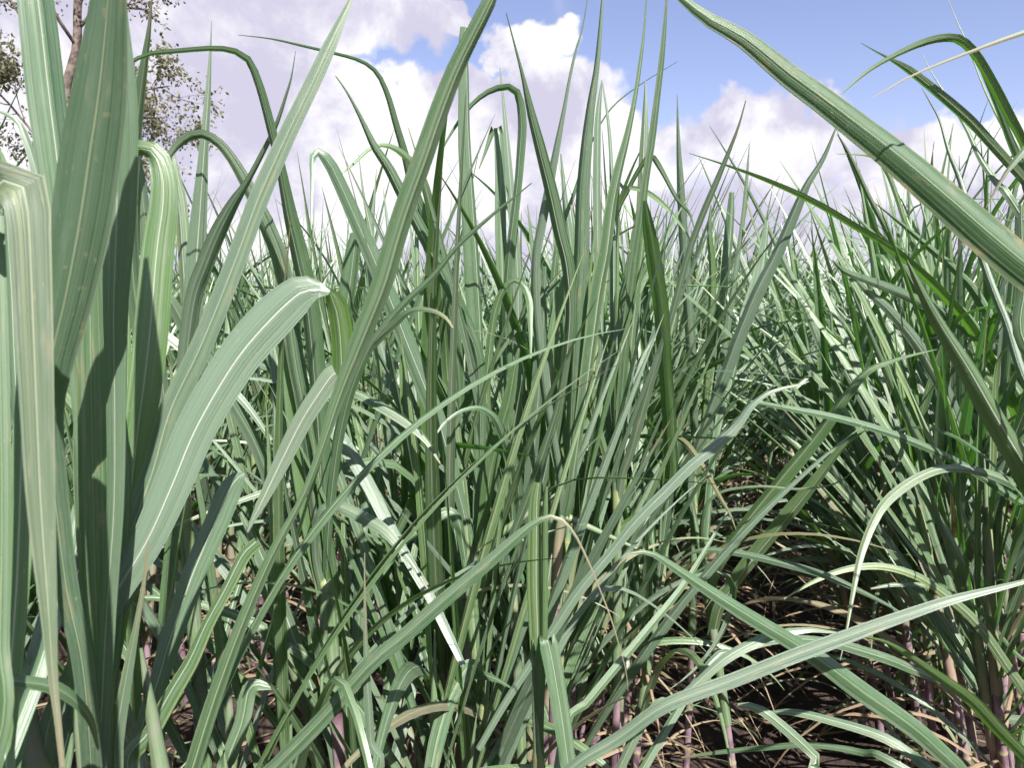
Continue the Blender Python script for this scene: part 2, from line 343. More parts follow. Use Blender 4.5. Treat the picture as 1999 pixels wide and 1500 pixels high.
# ------------------------------------------------------------------ cane stools (procedural)
def leaf_curve(z0, azm, a0, bend, L, n, x0=0, y0=0, kink=0.0, pw=1.6, side_drift=0.0):
    s = np.linspace(0, 1, n); th = a0 + bend * s ** pw
    if kink: th = th + kink / (1 + np.exp(-(s - 0.62) * 40))
    az_ = azm + side_drift * s ** 2
    ds = L / (n - 1); d = np.stack([np.sin(th) * np.cos(az_), np.sin(th) * np.sin(az_), np.cos(th)], 1)
    p = np.vstack([[0, 0, 0], np.cumsum(d[:-1] * ds, axis=0)]) + np.array([x0, y0, z0])
    return p, s * L
def wprof(s, w):
    return w * np.clip(0.42 + s * 3.2, 0, 1) * np.clip((1 - s) * 1.75, 0, 1) ** 0.9 + 0.0012
def make_stool(r, hi=True, nst=None, arch=False):
    """list of (part name, Buf). A stool of cane: leaning stalks, each with its sheath and fan of blades."""
    parts = []; cross, n = (7, 26) if hi else (3, 11)
    nst = nst or r.choice([4, 4, 5])
    for k in range(nst):
        ph = r.uniform(0, 6.28); rad = r.uniform(0.02, 0.14)
        bx, by = rad * math.cos(ph), rad * math.sin(ph)
        H = r.uniform(0.72, 1.15); lean = r.uniform(0, 0.16); la = ph + r.uniform(-.6, .6)
        zz = np.linspace(-0.03, 1, 8); hh = zz * H
        path = np.stack([bx + np.cos(la) * lean * H * np.clip(zz, 0, 1) ** 1.5, by + np.sin(la) * lean * H * np.clip(zz, 0, 1) ** 1.5, hh], 1)
        def at(z): return np.array([np.interp(z, hh, path[:, 0]), np.interp(z, hh, path[:, 1])])
        b = Buf(); r0 = r.uniform(0.012, 0.016); stalk_geo(b, path, r0, r0 * 0.75, seg=8 if hi else 5)
        parts.append(('stalk', b, M_STALK))
        fa = r.uniform(0, 6.28)                       # plane of the leaf fan
        nl = r.randint(8, 10)
        b = Buf(); z1 = H * r.uniform(0.42, 0.6); zs = np.linspace(z1, H * 1.0, 6)
        pp = np.array([[*at(z), z] for z in zs]); e_ = nrm(pp[-1] - pp[-2]); pp = np.vstack([pp, pp[-1] + e_ * .015, pp[-1] + e_ * .2]); tube(b, pp, np.r_[np.linspace(r0 * 1.12, r0 * 0.8, 6), r0 * .65, r0 * .1], np.stack([np.r_[np.linspace(r.uniform(0, .9), 0, 6), 0, 0], np.r_[0, 0, 0, 0, 0, .7, 0, 0], np.zeros(8)], 1), 8 if hi else 5)
        parts.append(('leaf_sheath', b, M_SHEATH))
        for i in range(nl):
            f = i / (nl - 1)                          # 0 lowest .. 1 spindle
            z0 = H * (0.45 + 0.55 * f); azm = fa + math.pi * (i % 2) + r.uniform(-0.45, 0.45)
            L = r.uniform(0.95, 1.35) * (0.85 + 0.35 * math.sin(f * 3.1)) * (0.95 if f < .9 else 0.9)
            a0 = R((1 - f) * 24 + r.uniform(3, 13)) if f < 0.9 else R(r.uniform(0, 6))
            bend = R(r.choice([r.uniform(30, 80), r.uniform(60, 130)] if arch and f < .75 else [r.uniform(2, 24), r.uniform(5, 30), r.uniform(5, 40), r.uniform(50, 130)]) * (1.15 - f * 0.85))
            if f > .9: bend = R(r.uniform(0, 14))
            wd = r.uniform(0.016, 0.034) if arch else r.uniform(0.025, 0.046) * (1 if f < .9 else 0.75)
            p, s = leaf_curve(z0, azm, a0, bend, L, n, *at(z0), kink=R(r.uniform(60, 110)) if r.random() < 0.13 and f < .9 else 0, side_drift=r.uniform(-.35, .35))
            tw = r.uniform(-1.1, 1.1) * (s / L) + r.uniform(-.35, .35)
            horiz = np.stack([-np.sin(azm) * np.ones(n), np.cos(azm) * np.ones(n), np.zeros(n)], 1)
            tan = nrm(np.gradient(p, axis=0)); nn = np.cross(horiz, tan)
            side = horiz * np.cos(tw)[:, None] + nn * np.sin(tw)[:, None]
            b = Buf(); ribbon(b, p, wprof(s / L, wd), side, (max(0, r.gauss(0.26 if arch else 0.14, 0.20)) + (0.35 if f > .85 else 0), 0.0 if r.random() > .2 or f > .3 else r.uniform(.2, .7), r.random()),
                              fold=r.uniform(0.15, 0.75), wave=r.uniform(0.0, 0.05) if hi else 0, cross=cross, s=s, seed=r.random() * 3, pleat=r.uniform(0, .12))
            parts.append(('leaf', b, M_LEAF))
        for i in range(r.randint(2, 4)):              # dead trash blades hanging low
            z0 = H * r.uniform(0.1, 0.55); azm = r.uniform(0, 6.28); L = r.uniform(0.4, 0.9)
            p, s = leaf_curve(z0, azm, R(r.uniform(20, 50)), R(r.uniform(90, 130)), L, max(9, n // 2), *at(z0), pw=0.8)
            keep = p[:, 2] > 0.01; p = p[keep]; s = s[keep]
            if len(p) < 4: continue
            horiz = np.stack([-np.sin(azm) * np.ones(len(p)), np.cos(azm) * np.ones(len(p)), np.zeros(len(p))], 1)
            b = Buf(); ribbon(b, p, wprof(s / L, r.uniform(.01, .02)), horiz + rng.normal(0, .25, (len(p), 3)), (0.2, r.uniform(.75, 1), r.random()), fold=0.6, cross=3 if not hi else 5, s=s, seed=r.random() * 3)
            parts.append(('dry_leaf', b, M_LEAF))
    for i in range(r.randint(7, 12) if arch else r.randint(4, 9)):                  # thin young tiller blades round the foot
        azm = r.uniform(0, 6.28); L = r.uniform(0.5, 0.95)
        p, s = leaf_curve(0.02, azm, R(r.uniform(5, 30)), R(r.uniform(50, 125)), L, max(11, n - 8), 0.08 * math.cos(azm), 0.08 * math.sin(azm), pw=1.3)
        horiz = np.stack([-np.sin(azm) * np.ones(len(p)), np.cos(azm) * np.ones(len(p)), np.zeros(len(p))], 1)
        b = Buf(); ribbon(b, p, wprof(s / L, r.uniform(0.010, 0.02)), horiz, (r.uniform(.1, .7), r.choice([0, 0, .3]), r.random()), fold=0.4, cross=3 if not hi else 5, s=s, seed=r.random() * 3)
        parts.append(('leaf', b, M_LEAF))
    return parts
NV = 12; ARCH = (8, 9, 10, 11)
STOOLS = []
for k in range(NV):
    r = random.Random(100 + k); parts = make_stool(r, True, arch=k in ARCH)
    out = []
    for nm, b, m_ in parts:
        a = b.arrays(); out.append((nm, mk_mesh('cane_' + nm, a, [m_]), a[0]))
    pts = np.concatenate([x[2][::3] for x in out]); STOOLS.append((out, pts))
LOW = []
for k in range(NV):
    r = random.Random(100 + k); parts = make_stool(r, False, arch=k in ARCH)
    B = Buf(); mi = {M_LEAF.name: 0, M_STALK.name: 1, M_SHEATH.name: 2}
    for nm, b, m_ in parts:
        v, q, uv, tn, _ = b.arrays(); B.add(v, q, uv, np.array(tn), mi[m_.name])
    a = B.arrays(); LOW.append((a, mk_mesh('cane_stool', a, [M_LEAF, M_STALK, M_SHEATH])))

def rotm(rz, tx, ty, s):                              # yaw, then lean (tx, ty small angles), uniform scale
    from mathutils import Matrix
    return Matrix.Rotation(tx, 3, 'Y') @ Matrix.Rotation(ty, 3, 'X') @ Matrix.Rotation(rz, 3, 'Z') * s

spots = []
pr = random.Random(5)
def kind_of(ri): return pr.choice(ARCH) if pr.random() < (.65 if ri == 1 else .2) else pr.randrange(8)
for ri in range(-24, 14):
    c = ROW0 + ri * SPACE
    sgrid = -2.0 + pr.random() * .3
    while sgrid < 75:
        step = (0.21 if sgrid < 7 else 0.3) if ri in (0, 1) else 0.30 if ri in (-1, -2) and sgrid < 6 else 0.42
        if sgrid > 22: step = 0.6
        sgrid += step * pr.uniform(0.75, 1.25)
        x, y = sgrid * RU + (c + pr.gauss(0, 0.12)) * RN
        spots.append((ri, x, y, pr.random(), kind_of(ri), pr.uniform(0, 6.28), pr.gauss(0, 1), pr.gauss(0, 1)))
def inview(x, y, marg=1.2):
    return y > 0.15 and abs(x) < y * 0.70 + marg
near, off, far = [], [], []
for sp_ in spots:
    ri, x, y = sp_[:3]; d = math.hypot(x, y)
    if y < -2.2 or d > 70: continue
    if inview(x, y): near.append((d, sp_))
    elif d < 3.2 and d > 0.75: off.append((d, sp_))
near.sort(key=lambda a: a[0]); off.sort(key=lambda a: a[0])

placed = []; stuff = []
def orient(sp_):
    ri, x, y, q, v, rz, g1_, g2_ = sp_
    sc_ = 0.97 + 0.10 * (q - .5)
    lx, ly = g1_ * 0.04, g2_ * 0.04
    dq = math.hypot(x, y); sc_ += 0.13 * min(max((dq - 2.2) / 2.5, 0), 1) if ri <= 0 else 0.0
    if q < 0: sc_ = 0.97 + 0.25 * q
    if ri >= 1:                                        # the right-hand rows are taller and lodged over the furrow
        sc_ = 1.13 + 0.12 * (q - .5); lx -= 0.20 if ri == 1 else 0.09; ly += 0.05
    return rz, lx, ly, sc_, v
ok_near = []
def acceptable(sp_):
    """nothing of a filler stool may crowd the lens or cover the open sky"""
    ri, x, y = sp_[:3]; rz, lx, ly, s_, v = orient(sp_)
    M = np.array(rotm(rz, lx, ly, s_)); pts = STOOLS[v][1] @ M.T + np.array([x, y, float(gz(np.array(x), np.array(y)))])
    px, py, z = proj(pts); d = np.linalg.norm(pts - CAM, axis=1)
    inf = (z > 0.05) & (px > -20) & (px < 2020) & (py > -20) & (py < 1520)
    if (d[z > 0] < 0.42).any() if (z > 0).any() else False: return False
    if (inf & (d < (1.9 if ri >= 1 else 1.0))).any(): return False
    lim = np.interp(px, [0, 300, 700, 1000, 1300, 1500, 1700, 1800, 2000], [330, 330, 330, 290, 290, 320, 380, 280, 250])
    if (inf & (py < lim - 60)).mean() > 0.004: return False
    # keep the dark mouth of the furrow open
    c = pts[:, 0] * RN[0] + pts[:, 1] * RN[1]
    return True
count = 0; N_PARTS, N_ALL = 110, 268
for d, sp_ in near:
    if d < 6.5:
        tries = 0; cand = sp_
        while tries < 14 and not acceptable(cand):
            cand = sp_[:3] + ((pr.random() if tries < 5 else -tries / 14), kind_of(sp_[0]), pr.uniform(0, 6.28), pr.gauss(0, 1), pr.gauss(0, 1)); tries += 1
        if tries >= 14: print('rejected', sp_[:3]); continue
        sp_ = cand
    if count < N_ALL: placed.append((d, sp_, count < N_PARTS)); count += 1
    else: stuff.append(sp_)
placed += [(d, sp_, True) for d, sp_ in off[:24] if acceptable(sp_)][:12]

def row_words(ri, d):
    return {0: 'nearest row left of the furrow', 1: 'row leaning over the furrow from the right'}.get(ri, 'rows behind the front left row' if ri < 0 else 'rows beyond the leaning right row')
for d, sp_, full in placed:
    ri, x, y = sp_[:3]; rz, lx, ly, s_, v = orient(sp_)
    zg = float(gz(np.array(x), np.array(y))) - 0.01
    if full: root = empty('sugarcane_plant', (x, y, zg))
    else: root = link('sugarcane_plant', LOW[v][1].copy()); root.location = (x, y, zg)
    root.rotation_euler = rotm(rz, lx, ly, 1.0).to_euler(); root.scale = (s_,) * 3
    band = 'close by' if d < 2.6 else 'a few steps off' if d < 5 else 'in mid distance' if d < 9 else 'far off'
    tag(root, 'leafy cane in the %s, %s' % (row_words(ri, d), band), 'sugarcane', 'cane in the %s, %s' % (row_words(ri, d), band))
    if full:
        for nm, me, _ in STOOLS[v][0]: link(nm, me.copy(), root)
B = Buf()
for sp_ in stuff:
    dd_ = math.hypot(sp_[1], sp_[2])
    if dd_ > 50 or (dd_ > 14 and sp_[3] < min(0.7, (dd_ - 14) / 25)): continue
    ri, x, y = sp_[:3]; rz, lx, ly, s_, v = orient(sp_)
    a = LOW[v][0]; M = np.array(rotm(rz, lx, ly, s_)); B.add(a[0] @ M.T + np.array([x, y, float(gz(np.array(x), np.array(y)))]), a[1], a[2], a[3], 0)
    B.m[-1] = a[4]
tag(link('distant_cane', mk_mesh('distant_cane', B.arrays(), [M_LEAF, M_STALK, M_SHEATH])), 'far rows of green cane running together below the skyline', 'cane field', kind='stuff')
print('near', len(near), 'placed', len(placed), 'stuff', len(stuff))

# leaf litter between the rows
B = Buf(); lr = random.Random(9)
for i in range(1400):
    x = lr.uniform(-1.5, 4.5); y = lr.uniform(1.0, 8.0)
    z = float(gz(np.array(x), np.array(y))); L = lr.uniform(0.12, 0.5); a = lr.uniform(0, 6.28); n = 7
    s = np.linspace(0, L, n); xx = x + np.cos(a) * s; yy = y + np.sin(a) * s
    zz = gz(xx, yy) + 0.008 + 0.03 * lr.random() * np.sin(s / L * 3.14) + lr.random() * .01
    p = np.stack([xx, yy, zz], 1); sd_ = np.tile([[-math.sin(a), math.cos(a), lr.uniform(-.5, .5)]], (n, 1))
    ribbon(B, p, wprof(s / L, lr.uniform(0.012, 0.025)), sd_, (0.1, lr.uniform(.7, 1), lr.random()), fold=0.3, cross=3, s=s, seed=lr.random() * 5)
tag(link('leaf_litter', mk_mesh('leaf_litter', B.arrays(), [M_LEAF])), 'dry brown cane trash lying on the dark soil', 'leaf litter', kind='stuff')

# ------------------------------------------------------------------ the cane plants of the foreground, blade by blade
# each blade: pixel x, y, apparent width (px) from tip to base, distance at tip and base, roll (deg), yellowness, dryness, fold
class Plant:
    def __init__(s, label, base, top, r=0.014, tophue=0.0, group=None, sheath=0.45, mid=None):
        s.base = np.array([base[0], base[1], float(gz(np.array(base[0]), np.array(base[1]))) - 0.01]); s.root = empty('sugarcane_plant', s.base)
        tag(s.root, label, 'sugarcane', group)
        s.top = np.array(top); t_ = np.linspace(0, 1, 12)[:, None]
        m_ = np.array(mid) if mid is not None else (s.base + s.top) / 2 + np.array([0.01, 0.01, 0])
        s.path = (1 - t_) ** 2 * s.base + 2 * t_ * (1 - t_) * (2 * m_ - (s.base + s.top) / 2) + t_ ** 2 * s.top
        b = Buf(); stalk_geo(b, s.path - s.base, r, r * 0.8, seg=12, inter=0.13); link('stalk', mk_mesh('cane_stalk', b.arrays(), [M_STALK]), s.root)
        k = int(12 * (1 - sheath)); pp = s.path[k:] - s.base
        n0 = len(pp); e_ = nrm(pp[-1] - pp[-2]); pp = np.vstack([pp, pp[-1] + e_ * .015, pp[-1] + e_ * .07, pp[-1] + e_ * .14, pp[-1] + e_ * .22])
        b = Buf(); n = len(pp); h = np.r_[np.linspace(tophue, 0, n0), 0, 0, 0, 0]; rg = np.zeros(n); rg[n0 - 1] = 0.8
        tube(b, pp, np.r_[np.linspace(r * 1.12, r * 0.92, n0), r * .75, r * .62, r * .45, r * .12], np.stack([h, rg, h * 0], 1), 12); link('leaf_sheath', mk_mesh('leaf_sheath', b.arrays(), [M_SHEATH]), s.root)
    def on_stalk(s, z):
        zz = s.path[:, 2]; z = min(max(z, zz[0] + .05), zz[-1])
        return np.array([np.interp(z, zz, s.path[:, 0]), np.interp(z, zz, s.path[:, 1]), z])
    def blade(s, spec, d0, d1, roll=20, yel=0.15, dry=0.0, fold=0.35, attach=True, wave=0.03, pleat=0.09, rollend=None, lit=None, label=None, drop=0.12, name='leaf', parent=None):
        a = np.array([[float(k) for k in q.split(',')] for q in spec.split()])
        a = a[::-1]                                    # base first
        seg = np.r_[0, np.cumsum(np.hypot(*np.diff(a[:, :2], axis=0).T))]; f = seg / seg[-1]
        d = d1 + (d0 - d1) * f
        p = np.array([P(x, y, dd) for (x, y, _), dd in zip(a, d)]); wd = a[:, 2] * d / F
        if attach:
            q = s.on_stalk(p[0][2] - drop)
            gap = np.linalg.norm(q - p[0])
            if gap > 0.02: p = np.vstack([q, p]); wd = np.r_[max(0.018, min(wd[0], 0.03)), wd]
        n = int(np.clip(len(a) * 7, 30, 64))
        c, ss = catmull(np.column_stack([p, wd]), n); pts = c[:, :3]; wd = np.maximum(c[:, 3], 0.0006)
        view = nrm(pts - CAM); tan = nrm(np.gradient(pts, axis=0)); side = nrm(np.cross(tan, view)); nn = np.cross(side, tan)
        # side flips through a vertical run are avoided by carrying the sign along
        for i in range(1, n):
            if np.dot(side[i], side[i - 1]) < 0: side[i] *= -1; nn[i] *= -1
        if lit is None: lit = yel < 0.6
        def facing(a_):                                # how squarely the side one sees is turned to the sun
            q_ = math.radians(a_); nv = -side * math.sin(q_) + nn * math.cos(q_)
            nv = nv * np.sign(-np.sum(nv * view, 1))[:, None]; return float((nv @ np.array(sd)).mean())
        if (facing(-roll) > facing(roll)) == lit:
            roll = -roll; rollend = None if rollend is None else -rollend
        rl = np.radians(np.linspace(roll if rollend is None else rollend, roll, n)); cr = np.cos(rl)
        sd_ = side * cr[:, None] + nn * np.sin(rl)[:, None]
        b = Buf(); rd = random.Random(hash(spec) % 1000 if False else len(spec) * 7 + int(a[0, 0]))
        ribbon(b, pts - s.base, wd / np.maximum(cr, 0.35) * math.sqrt(1 + fold * fold) ** 0.5, sd_, (yel, dry, rd.random()), fold=fold, wave=wave, cross=7, s=ss, seed=rd.random() * 3, pleat=pleat)
        o = link(name, mk_mesh('cane_leaf_blade', b.arrays(), [M_LEAF]), parent or s.root)
        if label: o['label'] = label
        return o

# 1 big shoot at the far left of the frame
p = Plant('broad pale cane shoot rising the full height of the left edge, yellow midrib', (-.40, .70), P(187, 1640, .72), r=0.013)
p.blade('40,-190,20 58,-80,50 74,0,64 95,180,68 110,300,66 125,420,62 150,600,50 175,900,42 188,1200,40', .80, .78, lit=False, roll=15, yel=.1, fold=.5)
p.blade('225,-260,30 216,-120,52 210,0,62 193,170,92 174,300,106 155,430,106 127,580,94 100,700,80 92,800,56 105,950,46 130,1150,42 165,1330,40', .55, .68, roll=12, yel=.03, fold=.3, label='widest pale leaf with a yellow midrib')
p.blade('205,-300,10 214,0,50 226,200,66 228,400,60 222,600,46 224,800,36 222,1000,32 205,1250,32', .66, .72, roll=-22, yel=.05, fold=.35)
p.blade('176,430,30 176,640,54 180,850,58 184,1050,62 190,1250,58 195,1430,46', .74, .72, roll=-10, yel=.5, fold=.5)
p.blade('242,313,22 250,298,27 268,290,30 290,291,34 307,308,42 318,345,48 318,400,54 306,490,60 290,675,64 268,850,60 250,1000,56 228,1200,44 205,1380,34', .95, .84, roll=10, yel=.55, fold=.4, label='yellow-green leaf bent over at its tip')
p.blade('150,560,5 160,690,22 158,800,38 160,950,44 170,1150,40 185,1350,34', .84, .78, roll=30, yel=.3, fold=.5)
p.blade('210,640,6 222,760,26 232,900,34 232,1020,36 224,1180,34 208,1360,30', .8, .76, roll=-30, yel=.1, fold=.4)
# 2 plant cut by the left edge
p = Plant('pale cane at the left edge with a blunt leaf folded over, brown margin', (-.52, .50), (-.47, .50, 1.15), r=0.016)
p.blade('122,1500,10 112,1400,13 103,1320,18 95,1200,30 86,1080,42 78,950,52 72,800,58 66,650,64 60,500,68 56,430,72 48,372,86 20,352,88 -30,380,80 -80,520,66', .46, .52, roll=8, yel=.05, dry=.12, fold=.12, label='pale leaf folded over and hanging down, brown along one edge', wave=.02)
p.blade('192,1465,4 178,1410,14 152,1374,20 115,1347,26 70,1335,26 0,1332,22 -90,1360,20', .62, .5, roll=10, yel=.2, fold=.2)
p.blade('42,640,8 44,800,30 38,1010,46 32,1150,42 22,1290,40 10,1450,34 -10,1600,30', .60, .52, roll=-15, yel=.3, fold=.3)
p.blade('-6,420,20 -2,600,26 2,800,28 4,1000,28 0,1250,30 -10,1480,30', .55, .5, roll=25, yel=.3, fold=.3)
p.blade('12,420,8 22,560,26 28,700,30 34,800,28 44,930,30 60,1100,30 90,1260,30', .8, .7, roll=30, yel=.1, fold=.5)
p.blade('150,985,14 140,1060,36 122,1130,46 88,1237,48 52,1360,42 25,1483,32 0,1600,30', .86, .6, roll=-10, yel=.2, fold=.4)
# 3 plant with the great arching blade and the long straight one
p = Plant('cane with a broad pale blade arching right and snapped at its hanging end', (-.47, .82), P(70, 1500, .74), r=0.017)
lf = p.blade('643,571,9 628,566,26 608,565,50 585,572,68 530,622,82 460,705,80 385,832,76 335,950,72 285,1060,64 210,1185,54 140,1325,42 90,1440,34', .84, .74, roll=10, yel=.0, fold=.10, label='broad blade arching over, its end folded back and hanging', wave=.015, pleat=.02)
p.blade('664,748,38 667,715,42 665,660,43 659,615,42 652,590,38 646,576,26 641,568,9', .86, .845, roll=40, yel=.9, fold=.15, attach=False, wave=.01, name='blade_end', parent=lf, label='vivid green hanging end')
p.blade('483,1040,4 492,1018,10 515,972,22 552,895,34 590,820,38 625,765,40 646,735,42 655,728,38', .83, .86, roll=15, yel=.0, fold=.3, attach=False, wave=.02, name='blade_end', parent=lf, dry=.08, label='creased tip pointing down left')
p.blade('692,-22,3 683,2,9 640,95,25 600,180,29 560,262,32 505,385,36 455,520,38 390,680,42 333,800,44 298,920,46 262,1020,50 210,1150,40 150,1300,34', .92, .80, roll=18, yel=.0, fold=.2, label='long straight blade pointing to the upper right')
p.blade('290,1060,3 280,1140,8 266,1220,12 246,1325,22 226,1448,28 215,1560,26', .74, .74, roll=22, yel=.0, fold=.3)
p.blade('325,860,4 318,930,14 300,1010,26 270,1100,30 230,1200,26 160,1350,24', .88, .8, roll=-25, yel=.35, fold=.5)
# 4 plant whose blade crosses the centre left
p = Plant('cane with one long dark-edged blade crossing diagonally to the top centre', (-.36, .84), P(330, 1600, .84), r=0.016)
p.blade('985,-70,4 961,0,26 925,72,30 895,133,34 862,217,37 828,315,40 796,402,42 772,478,43 748,560,42 703,672,38 664,770,28 627,880,18 594,965,14 560,1030,16 525,1097,22 472,1220,27 420,1360,32 378,1493,34 350,1600,34', .78, .86, lit=False, roll=-35, rollend=10, yel=.28, fold=.45, pleat=.10, label='long diagonal blade, narrow where it twists')
p.blade('500,1058,26 473,1085,28 440,1150,26 402,1220,28 370,1290,32 333,1352,36 290,1430,38 250,1510,38', .98, .9, roll=25, yel=.25, fold=.7, label='rolled blade torn off at its upper end')
p.blade('478,925,5 468,930,26 452,948,42 437,978,48 420,1020,48 402,1060,48 375,1125,46 350,1195,44 325,1270,42 308,1330,38 280,1412,32 262,1500,30', 1.1, 1.0, roll=20, yel=.05, fold=.3)
p.blade('543,1346,3 520,1341,14 498,1338,26 484,1352,32 472,1412,32 447,1478,32 430,1540,30', 1.15, 1.1, roll=-8, yel=.2, fold=.25)
# 5 purple-jointed stalk left of centre
p = Plant('cane stalk left of centre, yellow-green collar above a mauve and red stem', (-.31, 1.38), P(636, 1136, 1.40), r=0.0135, mid=P(655, 1400, 1.40) - np.array([0, 0, -.05]))
p.blade('200,150,2 242,128,6 290,107,8 333,102,9 413,96,10 455,101,12 483,118,14 504,168,16 525,245,18 546,333,20 562,420,28 582,510,34 600,600,36 615,750,36 625,900,32 632,1050,24', 1.05, 1.38, lit=False, roll=35, yel=.1, fold=.5, label='tall dark blade hooked over to the left at its top')
p.blade('325,315,7 345,285,14 370,266,17 395,262,17 425,278,18 455,315,20 490,378,26 518,437,30 546,510,32 562,605,34 577,710,34 592,790,32 606,900,28 620,1040,20', 1.25, 1.38, lit=False, roll=-20, yel=.05, fold=.25)
p.blade('1038,357,2 1000,388,4 965,416,6 895,479,9 846,538,11 790,591,13 748,640,15 715,690,17 680,780,18 655,900,18 640,1050,16', 1.1, 1.36, roll=10, yel=.1, fold=.2)
p.blade('884,640,3 872,622,6 852,609,8 830,604,9 807,605,10 788,615,13 772,630,16 737,661,20 705,700,22 675,790,22 650,920,20', 1.15, 1.36, roll=15, yel=.2, fold=.2)
p.blade('860,905,3 832,858,12 790,820,20 737,788,20 690,765,18 655,770,14 632,830,14 628,950,14', 1.3, 1.4, roll=-35, yel=.2, fold=.5)
p.blade('835,1150,3 808,1105,12 783,1072,18 748,1033,24 702,1007,26 655,988,26 622,1010,20 616,1090,14', 1.25, 1.38, roll=15, yel=.0, fold=.35)
p.blade('905,1300,12 877,1241,18 842,1168,21 807,1108,21 772,1045,22 751,1007,26 720,945,28 685,885,30 650,832,30 618,800,24', 1.25, 1.5, roll=20, yel=.0, fold=.35, attach=False)
p.blade('560,560,8 566,650,22 576,760,34 590,880,38 606,1000,36 625,1120,24', 1.36, 1.4, roll=-30, yel=.5, fold=.6)
p.blade('528,640,10 540,700,24 560,800,30 582,900,32 604,1040,26 622,1120,20', 1.5, 1.42, roll=30, yel=.15, fold=.5)
p.blade('470,1000,6 508,1080,22 545,1170,30 590,1290,32 625,1390,30 650,1450,24', 1.35, 1.4, roll=-20, yel=.05, fold=.4)
p.blade('600,1150,10 605,1210,14 610,1280,16 612,1340,14', 1.42, 1.42, roll=5, yel=.7, fold=.5, attach=False)
# 6 mauve stalk at the centre
p = Plant('stout mauve cane stalk at the centre bottom, pale-green sheath and lime leaf', (-.115, 1.60), P(936, 1072, 1.6), r=0.0145, mid=P(915, 1290, 1.6))
p.blade('909,52,14 908,90,18 911,140,22 913,245,25 919,350,30 926,455,32 931,535,34 937,640,32 940,745,26 940,850,20 936,960,18', 1.52, 1.6, roll=-38, yel=.1, fold=.8, pleat=.12, label='tall upright blade with one half pale and one half dark')
p.blade('1013,680,4 1003,730,17 994,780,24 975,850,28 958,920,29 948,985,24 938,1040,17', 1.5, 1.58, roll=15, yel=.45, fold=.2, label='lime green young leaf')
p.blade('607,445,2 608,390,4 609,340,8 610,308,13 617,295,16 630,302,20 648,325,24 683,400,28 705,450,31 730,505,33 770,605,35 800,682,36 832,762,36 860,835,34 880,905,30 905,1000,20', 1.35, 1.58, roll=10, yel=.05, fold=.3, label='wide pale blade rising to the left and creased over at its tip')
p.blade('655,148,2 677,180,4 702,227,8 730,287,15 755,325,19 786,385,23 820,450,25 855,520,26 890,592,26 916,650,26 932,700,24 938,800,20 938,950,16', 1.45, 1.6, lit=False, roll=22, yel=.1, fold=.45)
p.blade('842,1500,30 852,1450,34 867,1395,34 880,1360,34 895,1330,34 910,1306,32 925,1300,26 938,1312,18 935,1345,14', 1.25, 1.5, roll=10, yel=.2, fold=.2, label='short leaf arched over in front of the stalk')
p.blade('1000,1345,3 975,1330,8 950,1320,16 920,1318,22 905,1360,18', 1.4, 1.55, roll=35, yel=.1, fold=.3)
p.blade('742,1130,4 790,1060,12 838,1020,22 868,1000,26 892,1010,22 905,1070,16 915,1150,14', 1.5, 1.58, roll=30, yel=.1, fold=.4)
p.blade('995,860,3 1000,900,10 975,985,13 960,1050,14 945,1130,14 932,1200,14', 1.5, 1.58, roll=40, yel=.3, fold=.4)
# 7 arch plant behind it
p = Plant('slim cane with thin leaves arching over in pale hoops right of the centre stalk', (.03, 1.72), P(1000, 1150, 1.72), r=0.012)
p.blade('1036,700,3 1036,660,7 1035,622,11 1034,590,13 1024,560,13 1010,548,12 997,549,12 979,572,13 965,615,14 955,690,16 950,780,16 965,950,14', 1.5, 1.68, roll=5, yel=.35, fold=.15, label='pale leaf bent in a hoop, green where it hangs')
p.blade('845,860,2 858,838,4 874,820,5 902,802,7 937,797,10 965,815,15 982,850,19 1000,892,21 1010,940,22 1015,1010,20 1012,1090,16', 1.4, 1.68, roll=8, yel=.1, fold=.2, label='low leaf bent in a hoop')
p.blade('855,308,2 880,262,5 915,212,8 945,185,10 975,172,12 998,172,13 1012,190,15 1018,240,17 1015,300,17 1008,380,16 994,500,18 988,620,20 992,800,18 1000,1000,15', 1.55, 1.7, lit=False, roll=28, yel=.15, fold=.35)
p.blade('988,25,2 1005,90,4 1020,150,8 1035,220,17 1055,300,24 1075,380,27 1090,450,28 1108,530,27 1112,640,24 1090,800,22 1050,980,20', 1.4, 1.68, lit=False, roll=-20, yel=.15, fold=.6, pleat=.1)
p.blade('976,132,2 985,220,7 992,300,13 1000,400,17 1010,520,18 1012,650,18 1008,850,16 1004,1050,14', 1.75, 1.74, roll=20, yel=.0, fold=.4)
p.blade('935,330,2 948,296,6 962,256,12 971,246,17 976,280,20 978,350,22 978,437,22 982,560,22 990,750,20 998,1000,16', 1.8, 1.75, roll=-20, yel=.2, fold=.2)
p.blade('1065,520,6 1060,640,22 1052,760,26 1042,880,26 1030,1000,22 1012,1110,16', 1.62, 1.7, roll=25, yel=.0, fold=.6)
